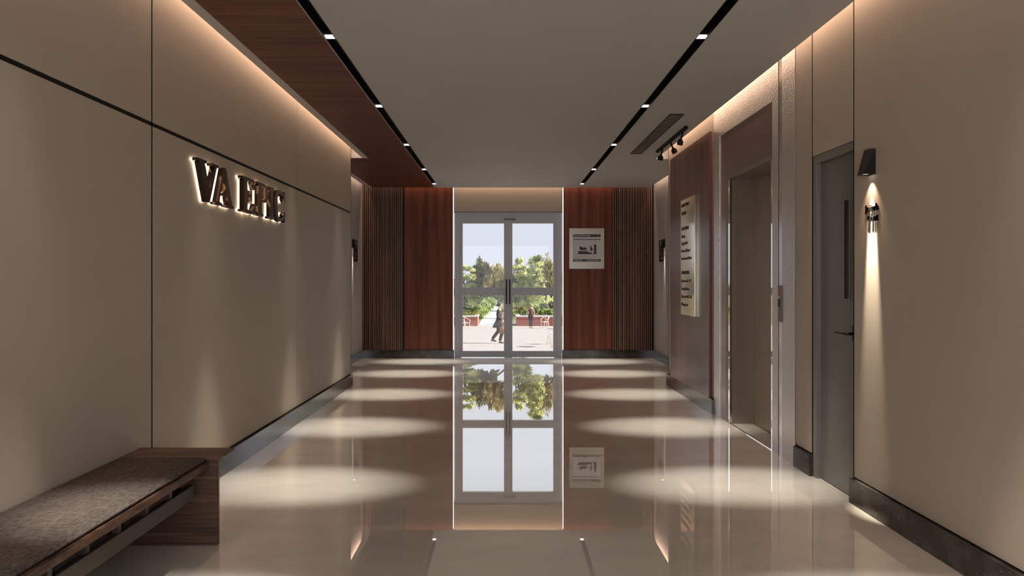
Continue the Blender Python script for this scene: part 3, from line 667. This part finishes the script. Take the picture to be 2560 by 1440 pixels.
# ================================================================== OUTSIDE
def gz(y): return -0.304 - 0.0382 * y if y < 45 else -2.023
def ox(p, y): return (p - 1258) * y / 1600
GY = [12.4, 20, 30, 45, 60, 90, 140, 220]
g = MB()
def sheet(x0, x1, y0, y1, dzz=0.0, th=0.06):
    m = MB(); ysq = [y0] + [q for q in GY if y0 < q < y1] + [y1]
    for a_, b_ in zip(ysq, ysq[1:]):
        n = len(m.v)
        m.v += [(x, y, gz(y) + dzz - t) for t in (0, th) for y in (a_, b_) for x in (x0, x1)]
        m.f += [(n, n + 1, n + 3, n + 2), (n + 4, n + 6, n + 7, n + 5), (n, n + 2, n + 6, n + 4), (n + 1, n + 5, n + 7, n + 3)]
    return m
def sstruct(nm, mb, m, lab=None): return struct(nm, mb, m)
tag(struct('landing', MB().box(-3.5, 3.5, 10.98, 11.55, -1.2, -0.01), M['path']), kind='structure')
tag(struct('patio', sheet(-30, 30, 11.2, 47.6), M['paving']), kind='structure')
tag(struct('ground_beyond', sheet(-120, 120, 47.6, 220, -0.02), M['soil']), kind='structure')
tag(struct('garden_path', sheet(ox(1196, 47.6), ox(1246, 47.6), 47.6, 84, 0.0), M['path']), kind='structure')
tag(struct('lawn', sheet(2.2, 60, 86, 170, 0.02), M['lawn']), kind='structure')
tag(struct('road', sheet(2.2, 60, 60, 86, 0.02), M['road']), kind='structure')

# planters
def planter(xa, xb, y, lab):
    z = gz(y + 0.2); t = empty('brick_planter', ((xa + xb) / 2, y, z))
    box(xa, xb, y, y + 2.6, z - 0.1, z + 0.66).build('brick_wall', M['brick'], t)
    MB().box(xa - 0.05, xb + 0.05, y - 0.05, y + 0.25, z + 0.66, z + 0.76).box(xa - 0.05, xa + 0.25, y + 0.25, y + 2.65, z + 0.66, z + 0.76).box(xb - 0.25, xb + 0.05, y + 0.25, y + 2.65, z + 0.66, z + 0.76).build('stone_cap', M['cap'], t)
    box(xa + 0.2, xb - 0.2, y + 0.2, y + 2.5, z + 0.6, z + 0.72).build('soil', M['soil'], t)
    tag(t, lab, 'planter')
YP = 46.8
planter(-8.0, ox(1194, YP), YP, 'low red brick planter with pale stone cap, left of the garden path')
planter(ox(1292, YP), 9.5, YP, 'long low red brick planter with pale stone cap, behind the standing woman')

# foliage
def leaves(blobs, n, size, rnd, up=0.0, spiky=False):
    """leaf cards of many small tilted triangles and quads spread through ellipsoids"""
    mb = MB(); vol = [b[3] * b[4] * b[5] for b in blobs]; tot = sum(v ** (2 / 3) for v in vol)
    for b, v in zip(blobs, vol):
        k = int(n * v ** (2 / 3) / tot)
        for _ in range(k):
            d = Vector((rnd.gauss(0, 1), rnd.gauss(0, 1), rnd.gauss(0, 1))).normalized(); q = rnd.random() ** 0.35
            p = Vector((b[0] + d.x * b[3] * q, b[1] + d.y * b[4] * q, b[2] + d.z * b[5] * q))
            # lumpy outline
            q2 = 1 + 0.22 * noise.noise(p * (1.1 / max(b[3], 0.3)) * 2.0)
            p = Vector((b[0] + d.x * b[3] * q * q2, b[1] + d.y * b[4] * q * q2, b[2] + d.z * b[5] * q * q2))
            p += Vector((rnd.gauss(0, 1), rnd.gauss(0, 1), rnd.gauss(0, 1))) * 0.16 * min(b[3:6])
            s_ = size * rnd.uniform(0.6, 1.4)
            if spiky:
                a_ = (Vector((d.x * 0.5, d.y * 0.5, 1.0)) + Vector((rnd.gauss(0, .25), rnd.gauss(0, .25), 0))).normalized(); l_ = s_ * 2.6; w_ = s_ * 0.55
            else:
                a_ = Vector((rnd.gauss(0, 1), rnd.gauss(0, 1), rnd.gauss(0, 0.7) + up)).normalized(); l_ = s_; w_ = s_ * 0.75
            c_ = a_.cross(Vector((rnd.gauss(0, 1), rnd.gauss(0, 1), rnd.gauss(0, 1)))).normalized()
            m0 = len(mb.v)
            mb.v += [tuple(p), tuple(p + a_ * l_ * 0.5 + c_ * w_ * 0.5), tuple(p + a_ * l_), tuple(p + a_ * l_ * 0.5 - c_ * w_ * 0.5)]
            mb.f.append((m0, m0 + 1, m0 + 2, m0 + 3))
    return mb
def foliage_obj(mb, nm, m, parent):
    me = bpy.data.meshes.new(nm); me.from_pydata(mb.v, [], mb.f); me.materials.append(m)
    o = bpy.data.objects.new(nm, me); C.objects.link(o); o.parent = parent; me.transform(Matrix.Translation(-parent.location)); return o
def tree(px, y, top, r, m, lab, spiky=False, seed=1, crown_from=0.25, n=5200, size=0.16, cat='tree', nm='tree', group='trees beyond the patio', tiers=7):
    rnd = random.Random(seed); x = ox(px, y); z0 = gz(y); zt = 1.3 + (701.5 - top) * y / 1600; hgt = zt - z0
    t = empty(nm, (x, y, z0)); blobs = []
    zc0 = z0 + hgt * crown_from
    for k in range(tiers):
        f = k / (tiers - 1); rr = r * (1 - 0.62 * f ** 1.5) * rnd.uniform(0.55, 0.8)
        for _ in range(3 if f < 0.85 else 1):
            ang = rnd.uniform(0, 2 * PI); off = r * (1 - f * 0.85) * rnd.uniform(0.1, 0.55)
            blobs.append((x + off * math.cos(ang), y + off * math.sin(ang), zc0 + (zt - zc0 - rr * 0.6) * f + rnd.uniform(-.2, .1), rr, rr, rr * rnd.uniform(0.5, 0.8) if not spiky else rr * 1.3))
    if spiky:
        blobs = []
        for _ in range(16):
            ang = rnd.uniform(0, 2 * PI); off = r * math.sqrt(rnd.random()) * 0.85; hh = hgt * (1 - 0.45 * (off / r) ** 1.3) * rnd.uniform(0.72, 1.0)
            blobs.append((x + off * math.cos(ang), y + off * math.sin(ang), z0 + hh * 0.55, r * 0.22, r * 0.22, hh * 0.45 - size * 1.3))
    foliage_obj(leaves(blobs, n, size, rnd, spiky=spiky), 'crown', m, t)
    tr = MB().tube([(x, y, z0 - 0.1), (x + 0.05, y, z0 + hgt * 0.35), (x - 0.03, y, z0 + hgt * 0.75)], [0.16, 0.12, 0.04], 8)
    for _ in range(6):
        zz = z0 + hgt * rnd.uniform(0.3, 0.6); ang = rnd.uniform(0, 2 * PI)
        tr.tube([(x, y, zz), (x + r * 0.6 * math.cos(ang), y + r * 0.6 * math.sin(ang), zz + hgt * 0.16)], [0.06, 0.02], 6)
    tr.build('trunk', M['bark'], t)
    tag(t, lab, cat, group)
    return t

def garden_tree(tx, y, cx, top, low, rw, m, lab, kind, seed, n, size):
    """small tree whose crown grows from branches to one side of its stem: tx stem, cx crown centre, rw half width (m)"""
    rnd = random.Random(seed); x = ox(tx, y); xc = ox(cx, y); z0 = gz(y); zt = 1.3 + (701.5 - top) * y / 1600; zl = 1.3 + (701.5 - low) * y / 1600
    t = empty('tree', (x, y, z0)); H_ = zt - zl; bl = []
    tr = MB().tube([(x, y, z0 - 0.05), (x, y, (zl + z0) / 2), (x, y, zl + 0.03), (x + (xc - x) * 0.6, y, zl + H_ * 0.3), (xc, y, zl + H_ * 0.7)], [0.045, 0.038, 0.034, 0.024, 0.01], 8)
    if kind == 'plume':
        for k in range(26):
            ox_ = rnd.uniform(-1, 1); hh = H_ * (1 - 0.38 * ox_ * ox_) * rnd.uniform(0.72, 1.0); oy = rnd.uniform(-.32, .32)
            px_ = xc + ox_ * rw; b = [px_, y + oy, zl + hh * 0.5, rw * 0.13, rw * 0.16, hh * 0.5 - size]
            bl.append(tuple(b))
            if k % 3 == 0: tr.tube([(x + (xc - x) * 0.3, y, zl + 0.06), (px_, y + oy, zl + hh * 0.4)], [0.018, 0.007], 6)
        mb = leaves(bl, n, size, rnd, spiky=True)
    else:
        tiers = 6 if kind == 'tier' else 8
        for k in range(tiers):
            f = k / (tiers - 1)
            for q in range(9 if f < 0.9 else 7):
                rr = rw * ((0.42 if kind == 'tier' else 0.40) - 0.13 * f) * rnd.uniform(0.8, 1.15); off = (rw - rr) * (1 - 0.45 * f * f)
                bl.append((xc + rnd.uniform(-1, 1) * off, y + rnd.uniform(-1, 1) * min(off, .35), zl + rr * .6 + (H_ - rr * 1.3) * f + rnd.uniform(-.03, .03), rr, rr, rr * (0.42 if kind == 'tier' else 0.8)))
            tr.tube([(x + (xc - x) * 0.5, y, zl + H_ * f * .55), tuple(Vector((x + (xc - x) * 0.5, y, zl + H_ * f * .55)).lerp(Vector(bl[-1][:3]), 0.75))], [0.011, 0.005], 6)
        mb = leaves(bl, n, size, rnd)
    foliage_obj(mb, 'crown', m, t)
    tr.build('trunk', M['bark'], t)
    tag(t, lab, 'tree', 'small trees in front of the patio')
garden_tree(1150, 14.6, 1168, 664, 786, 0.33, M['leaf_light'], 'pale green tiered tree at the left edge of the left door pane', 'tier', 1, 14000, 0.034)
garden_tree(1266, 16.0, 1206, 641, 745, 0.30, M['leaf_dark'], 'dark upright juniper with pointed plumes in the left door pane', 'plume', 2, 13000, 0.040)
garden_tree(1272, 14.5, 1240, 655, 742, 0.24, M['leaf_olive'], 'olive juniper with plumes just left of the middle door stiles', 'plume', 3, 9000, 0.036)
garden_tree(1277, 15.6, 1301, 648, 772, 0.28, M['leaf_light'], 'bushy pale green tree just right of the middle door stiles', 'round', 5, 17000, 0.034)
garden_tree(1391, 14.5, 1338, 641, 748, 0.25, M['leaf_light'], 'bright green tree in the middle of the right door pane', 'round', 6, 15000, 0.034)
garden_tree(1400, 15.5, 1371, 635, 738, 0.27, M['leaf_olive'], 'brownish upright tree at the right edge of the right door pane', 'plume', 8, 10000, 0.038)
tree(1193, 74, 668, 2.0, M['leaf_dark'], 'dark tree beyond the path in the left door pane', seed=4, n=4500, size=0.22, group='trees beyond the planters')
tree(1365, 100, 690, 1.2, M['leaf_dark'], 'dark trunked tree standing on the far lawn', seed=14, n=1500, size=0.2, group='trees beyond the planters', crown_from=.55)
tree(1315, 70, 668, 2.0, M['leaf_shrub'], 'round green tree beyond the right planter', seed=15, n=4500, size=0.22, group='trees beyond the planters', crown_from=.1)
for k, (px, tp, pl_) in enumerate(((1150, 668, 'leftmost of the row'), (1192, 682, 'second of the row from the left'), (1234, 680, 'third of the row, left of the middle stiles'), (1290, 678, 'third of the row from the right'), (1332, 676, 'second of the row from the right'), (1378, 672, 'rightmost of the row'))):
    tree(px, 118 + 7 * (k % 2), tp, 1.5, M['leaf_dark'], 'distant dark tree behind the garden, ' + pl_, seed=20 + k, n=2600, size=0.4, group='distant tree row', crown_from=0.22)
def shrub(px, y, base, r, hgt, m, lab, seed, n=1500, size=0.09):
    rnd = random.Random(seed); x = ox(px, y); t = empty('shrub', (x, y, base))
    bl = [(x + rnd.uniform(-.35, .35) * r, y + rnd.uniform(-.35, .35) * r, base + hgt * rnd.uniform(0.4, 0.62), r * rnd.uniform(.5, .75), r * rnd.uniform(.5, .75), hgt * 0.42) for _ in range(5)]
    foliage_obj(leaves(bl, n, size, rnd), 'foliage', m, t)
    MB().tube([(x, y, base - 0.02), (x, y, base + hgt * 0.5)], [0.03, 0.015], 6).build('stem', M['bark'], t)
    tag(t, lab, 'shrub', 'garden shrubs')
zp = gz(47) + 0.70
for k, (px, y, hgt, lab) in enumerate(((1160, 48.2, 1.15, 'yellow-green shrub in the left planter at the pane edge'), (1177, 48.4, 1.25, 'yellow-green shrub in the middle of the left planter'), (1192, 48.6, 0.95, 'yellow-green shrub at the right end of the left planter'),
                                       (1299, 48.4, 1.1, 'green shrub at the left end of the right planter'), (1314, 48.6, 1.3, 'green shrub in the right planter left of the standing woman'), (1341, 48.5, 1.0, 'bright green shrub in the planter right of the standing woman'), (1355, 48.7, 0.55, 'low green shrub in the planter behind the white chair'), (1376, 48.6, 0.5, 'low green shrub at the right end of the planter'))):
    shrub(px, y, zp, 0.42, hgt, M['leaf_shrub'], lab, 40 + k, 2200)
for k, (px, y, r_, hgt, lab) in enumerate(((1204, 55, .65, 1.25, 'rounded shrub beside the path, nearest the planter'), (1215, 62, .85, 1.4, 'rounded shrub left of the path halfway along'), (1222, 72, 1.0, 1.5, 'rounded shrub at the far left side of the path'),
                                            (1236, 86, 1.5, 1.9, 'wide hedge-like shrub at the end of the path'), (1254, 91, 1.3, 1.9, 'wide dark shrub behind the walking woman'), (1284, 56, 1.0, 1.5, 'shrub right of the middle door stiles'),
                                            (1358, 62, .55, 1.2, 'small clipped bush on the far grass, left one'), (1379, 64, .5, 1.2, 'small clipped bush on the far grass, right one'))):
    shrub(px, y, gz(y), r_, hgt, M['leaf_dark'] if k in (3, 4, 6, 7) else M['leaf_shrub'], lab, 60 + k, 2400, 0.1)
# pale building and car behind the hedge
bd = empty('building', (ox(1240, 150), 150, gz(150)))
box(ox(1190, 150), ox(1262, 150), 150, 158, gz(150), gz(150) + 4.9).build('wall', M['facade'], bd)
for k in range(6): box(ox(1194, 150) + k * 1.1, ox(1194, 150) + k * 1.1 + 0.6, 149.96, 150.01, gz(150) + 2.9, gz(150) + 4.0).build('window', M['carglass'], bd)
box(ox(1190, 150) - .2, ox(1262, 150) + .2, 149.8, 158.2, gz(150) + 4.9, gz(150) + 5.15).build('roof', M['cap'], bd)
tag(bd, 'low white building far beyond the hedge at the end of the path', 'building')
def car(px, y, m, lab):
    x = ox(px, y); z = gz(y); t = empty('car', (x, y, z))
    prof = [(-2.1, .35), (-2.1, .75), (-1.3, .92), (-0.75, 1.42), (0.75, 1.45), (1.45, .98), (2.1, .85), (2.15, .35)]
    MB().prism([(x + a_, z + b_) for a_, b_ in prof], 'y', y - .85, y + .85).build('body', m, t)
    MB().prism([(x + a_, z + b_) for a_, b_ in ((-1.1, .95), (-.68, 1.34), (.68, 1.37), (1.2, .98))], 'y', y - .87, y + .87).build('side_window', M['carglass'], t)
    for a_ in (-1.35, 1.35):
        for b_ in (-.78, .78): MB().tube([(x + a_, y + b_ - .1, z + .33), (x + a_, y + b_ + .1, z + .33)], .33, 14).build('wheel', M['tyre'], t)
    tag(t, lab, 'car', 'cars parked beyond the path')
car(1216, 96, M['car'], 'dark car parked behind the hedge at the end of the path')
car(1200, 80, M['car_blue'], 'pale blue car partly hidden by shrubs left of the path')

# bistro chairs and table
def chair(x, y, rot, lab):
    z = gz(y); t = empty('patio_chair', (x, y, z)); R = Matrix.Rotation(rot, 3, 'Z')
    def W(p): q = R @ Vector(p); return (x + q.x, y + q.y, z + q.z)
    rr = 0.016
    MB().loft([(x, y, z + 0.43, .20, .20), (x, y, z + 0.445, .215, .215), (x, y, z + 0.46, .20, .20)], 18).build('seat', M['chair_white'], t)
    b = MB().tube([W((-.24, -.22, .64)), W((-.26, 0, .66)), W((-.22, .20, .74)), W((-.10, .27, .84)), W((.10, .27, .84)), W((.22, .20, .74)), W((.26, 0, .66)), W((.24, -.22, .64))], rr, 8)
    b.tube([W((-.13, .20, .45)), W((-.10, .27, .84))], rr * .8, 6).tube([W((.13, .20, .45)), W((.10, .27, .84))], rr * .8, 6).tube([W((-.12, .235, .62)), W((.12, .235, .62))], rr * .8, 6)
    b.build('backrest', M['chair_white'], t, True)
    for sx in (-1, 1):
        MB().tube([W((sx * .24, -.22, .64)), W((sx * .20, -.18, .43)), W((sx * .23, -.24, 0))], rr, 8).build('leg', M['chair_white'], t, True)
        MB().tube([W((sx * .13, .18, .45)), W((sx * .22, .26, 0))], rr, 8).build('leg', M['chair_white'], t, True)
    tag(t, lab, 'chair', 'white tubular patio chairs')
chair(ox(1163, 41.8), 41.8, 0.7, 'white tubular patio chair at the left edge, before the planter')
chair(ox(1363, 44.0), 44.0, -0.5, 'white tubular patio chair right of the standing woman')
chair(ox(1385, 26.2), 26.2, -1.9, 'white tubular patio chair nearest the doors at the right edge')
def table(x, y, lab):
    z = gz(y); t = empty('patio_table', (x, y, z))
    MB().loft([(x, y, z + .72, .34, .34), (x, y, z + .735, .35, .35), (x, y, z + .75, .34, .34)], 24).build('tabletop', M['chair_white'], t)
    MB().tube([(x, y, z + .72), (x, y, z + .08)], .022, 8).build('post', M['chair_white'], t, True)
    for k in range(4):
        a_ = k * PI / 2 + .4; MB().tube([(x, y, z + .12), (x + .15 * math.cos(a_), y + .15 * math.sin(a_), z + .07), (x + .27 * math.cos(a_), y + .27 * math.sin(a_), z)], .014, 6).build('foot', M['chair_white'], t, True)
    tag(t, lab, 'table')
table(ox(1393, 24.6), 24.6, 'small round white patio table cut by the right door frame')

# ------------------------------------------------------------------ people
def skin_body(nm, verts, edges, parent, m, root=0):
    """one continuous figure grown along a skeleton with the Skin modifier"""
    me = bpy.data.meshes.new(nm); me.from_pydata([v[0] for v in verts], edges, [])
    o = bpy.data.objects.new(nm, me); C.objects.link(o)
    bm = bmesh.new(); bm.from_mesh(me); sk = bm.verts.layers.skin.verify(); bm.verts.ensure_lookup_table()
    for v, s_ in zip(bm.verts, verts): v[sk].radius = s_[1]; v[sk].use_root = (v.index == root)
    bm.to_mesh(me); bm.free()
    md = o.modifiers.new('skin', 'SKIN'); md.use_smooth_shade = True
    o.modifiers.new('sub', 'SUBSURF').levels = 1
    me2 = bpy.data.meshes.new_from_object(o.evaluated_get(bpy.context.evaluated_depsgraph_get()))
    C.objects.unlink(o); bpy.data.objects.remove(o)
    me2.materials.clear(); me2.materials.append(m); me2.polygons.foreach_set('use_smooth', [True] * len(me2.polygons))
    o = bpy.data.objects.new(nm, me2); C.objects.link(o); o.parent = parent
    return o
def hand(V, E, wrist, idx, dr, side):
    """palm, four fingers and a thumb rooted at the wrist vertex idx"""
    dr = Vector(dr).normalized(); sd_ = Vector(side).normalized(); w_ = Vector(wrist)
    p = w_ + dr * 0.05; V.append((p, (0.034, 0.018))); pi = len(V) - 1; E.append((idx, pi))
    for k, ln in enumerate((0.072, 0.082, 0.076, 0.060)):
        b0 = p + dr * 0.035 + sd_ * (0.030 - 0.020 * k); b1 = b0 + dr * ln * 0.55; b2 = b1 + dr * ln * 0.4 + Vector((0, 0.012, 0))
        n = len(V); V += [(b0, (0.009, 0.009)), (b1, (0.008, 0.008)), (b2, (0.006, 0.006))]; E += [(pi, n), (n, n + 1), (n + 1, n + 2)]
    b0 = w_ + dr * 0.03 + sd_ * 0.034; b1 = b0 + dr * 0.04 + sd_ * 0.018; n = len(V)
    V += [(b0, (0.010, 0.010)), (b1, (0.008, 0.008))]; E += [(pi, n), (n, n + 1)]
def person(px, y, scale, facing, pose, lab):
    x = ox(px, y); z = gz(y); t = empty('person', (x, y, z)); t.rotation_euler = (0, 0, facing); t.scale = (scale,) * 3
    P = pose; V = []; E = []
    def add(p, r_, pr=None):
        V.append((Vector(p), r_)); 
        if pr is not None: E.append((pr, len(V) - 1))
        return len(V) - 1
    # local frame: faces -Y, X to the figure's left-right
    pel = add((0, 0, .95), (.135, .10)); wa = add((0, 0, 1.07), (.115, .085), pel); ch = add((0, -.01, 1.25), (.135, .095), wa); sh = add((0, 0, 1.38), (.11, .07), ch)
    nk = add((0, .0, 1.45), (.045, .045), sh); h0 = add((0, P['head'][1] * .4, 1.50), (.05, .055), nk); h1 = add((P['head'][0], P['head'][1], 1.57), (.075, .09), h0); h2 = add((P['head'][0], P['head'][1] * 1.05 + .012, 1.645), (.072, .088), h1); add((P['head'][0], P['head'][1] + .012, 1.69), (.045, .055), h2)
    for s_, arm, leg in ((-1, P['armL'], P['legL']), (1, P['armR'], P['legR'])):
        a = add((s_ * .16, 0, 1.37), (.045, .045), sh)
        e = add(arm[0], (.036, .036), a); w_ = add(arm[1], (.024, .02), e)
        hand(V, E, arm[1], w_, Vector(arm[1]) - Vector(arm[0]), (0, -1, 0))
        hp = add((s_ * .085, 0, .90), (.085, .085), pel); kn = add(leg[0], (.055, .058), hp); an = add(leg[1], (.032, .036), kn)
        ft = add(Vector(leg[1]) + Vector((0, -.05, -.045)), (.032, .026), an); add(Vector(leg[1]) + Vector((0, -.15, -.062)), (.030, .016), ft)
    b = skin_body('body', V, E, t, M['skin'])
    hx, hy = P['head']
    # face: eyes, nose, lips, ears
    f = MB().loft([(hx, hy - .088, 1.575, .006, .006), (hx, hy - .104, 1.580, .010, .012), (hx, hy - .086, 1.618, .005, .006)], 8)
    f.ball((hx - .073, hy + .005, 1.60), (.010, .018, .028), 8, 6); f.ball((hx + .073, hy + .005, 1.60), (.010, .018, .028), 8, 6)
    def part(nm, mb, m, **k): o = mb.build(nm, m, None, True); o.parent = t; return o
    part('face_features', f, M['skin'])
    part('eyes', MB().ball((hx - .030, hy - .082, 1.615), (.011, .007, .007), 8, 6).ball((hx + .030, hy - .082, 1.615), (.011, .007, .007), 8, 6), M['hair_dark'])
    part('lips', MB().ball((hx, hy - .088, 1.550), (.022, .008, .006), 8, 6), M['top'])
    return t, part
# the walking woman in the dark coat, heading right, head bent
W1 = dict(head=(0, -.05), armL=((-.235, .06, 1.12), (-.24, -.12, .98)), armR=((.23, -.02, 1.10), (.235, -.14, .90)),
          legL=((-.085, -.13, .50), (-.08, -.02, .085)), legR=((.08, .03, .50), (.075, .30, .16)))
p1, part1 = person(1248, 26.9, 1.0, PI / 2 + 0.05, W1, '')
part1('hair', MB().ball((0, -.015, 1.625), (.092, .098, .088)).ball((0, .06, 1.60), (.07, .06, .07)), M['hair_dark'])
coat = MB().loft([(0, .05, .66, .215, .24), (0, .035, .80, .20, .20), (0, .01, .95, .165, .145), (0, 0, 1.08, .140, .112), (0, 0, 1.22, .165, .125), (0, .005, 1.34, .175, .105), (0, .01, 1.40, .12, .075), (0, .01, 1.44, .06, .055)], 22)
for s_, arm in ((-1, W1['armL']), (1, W1['armR'])):
    coat.tube([(s_ * .14, 0, 1.37), (s_ * .20, .02, 1.27), arm[0], tuple(Vector(arm[0]).lerp(Vector(arm[1]), .9))], [.075, .068, .058, .05], 12)
part1('coat', coat, M['coat'])
part1('belt', MB().loft([(0, 0, 1.055, .146, .119), (0, 0, 1.075, .149, .122), (0, 0, 1.095, .146, .119)], 22), M['trouser'])
for leg, s_ in ((W1['legL'], -1), (W1['legR'], 1)):
    k_ = Vector(leg[0]); a_ = Vector(leg[1])
    part1('trouser_leg', MB().tube([(s_ * .085, 0, .92), k_, tuple(k_.lerp(a_, .93))], [.118, .082, .060], 14), M['trouser'])
    part1('shoe', MB().tube([a_ + Vector((0, .03, -.02)), a_ + Vector((0, -.05, -.045)), a_ + Vector((0, -.15, -.066)), a_ + Vector((0, -.19, -.07))], [.038, .042, .038, .018], 10).tube([a_ + Vector((0, .035, -.03)), a_ + Vector((0, .04, -.083))], [.014, .008], 8), M['shoe'])
tag(p1, 'person walking right in a long dark brown coat and heels, head bent down', 'person')
p2, part2 = person(1327, 44.5, 1.0, 0.15, dict(head=(0, -.01), armL=((-.245, .01, 1.10), (-.265, -.05, .87)), armR=((.245, .01, 1.10), (.265, -.05, .87)),
                   legL=((-.075, -.01, .50), (-.055, .0, .085)), legR=((.075, -.03, .50), (.06, -.02, .085))), '')
part2('hair', MB().ball((0, .022, 1.645), (.098, .100, .088)).ball((0, .06, 1.56), (.100, .062, .13)).ball((-.085, .02, 1.55), (.028, .05, .11)).ball((.085, .02, 1.55), (.028, .05, .11)), M['hair_fair'])
part2('sleeveless_top', MB().loft([(0, 0, .93, .155, .125), (0, 0, 1.06, .135, .108), (0, -.005, 1.22, .155, .122), (0, 0, 1.34, .165, .10), (0, .0, 1.40, .13, .07), (0, .0, 1.425, .07, .055)], 22), M['top'])
for k_, a_, s_ in (((-.075, -.01, .50), (-.055, 0, .085), -1), ((.075, -.03, .50), (.06, -.02, .085), 1)):
    k_ = Vector(k_); a_ = Vector(a_)
    part2('jeans_leg', MB().tube([(s_ * .078, 0, .95), tuple((Vector((s_ * .085, 0, .80)))), k_, tuple(k_.lerp(a_, .88))], [.10, .098, .068, .048], 14), M['jeans'])
    part2('shoe', MB().tube([a_ + Vector((0, .03, -.03)), a_ + Vector((0, -.05, -.05)), a_ + Vector((0, -.15, -.066)), a_ + Vector((0, -.185, -.07))], [.034, .038, .034, .016], 10), M['bag'])
tag(p2, 'person standing by the brick planter in maroon sleeveless top and dark jeans', 'person')
# handbag hanging from the walking woman's hand
hb = empty('handbag', (ox(1258, 26.8), 26.72, gz(26.8) + 0.42))
bx, by, bz = hb.location
box(bx - .17, bx + .17, by - .06, by + .06, bz, bz + .30, .02).build('bag_body', M['bag'], hb, True)
MB().tube([(bx - .10, by, bz + .29), (bx - .07, by, bz + .42), (bx, by, bz + .47), (bx + .07, by, bz + .42), (bx + .10, by, bz + .29)], .010, 8).build('strap', M['bag'], hb, True)
tag(hb, 'tan handbag carried by the walking woman', 'bag')
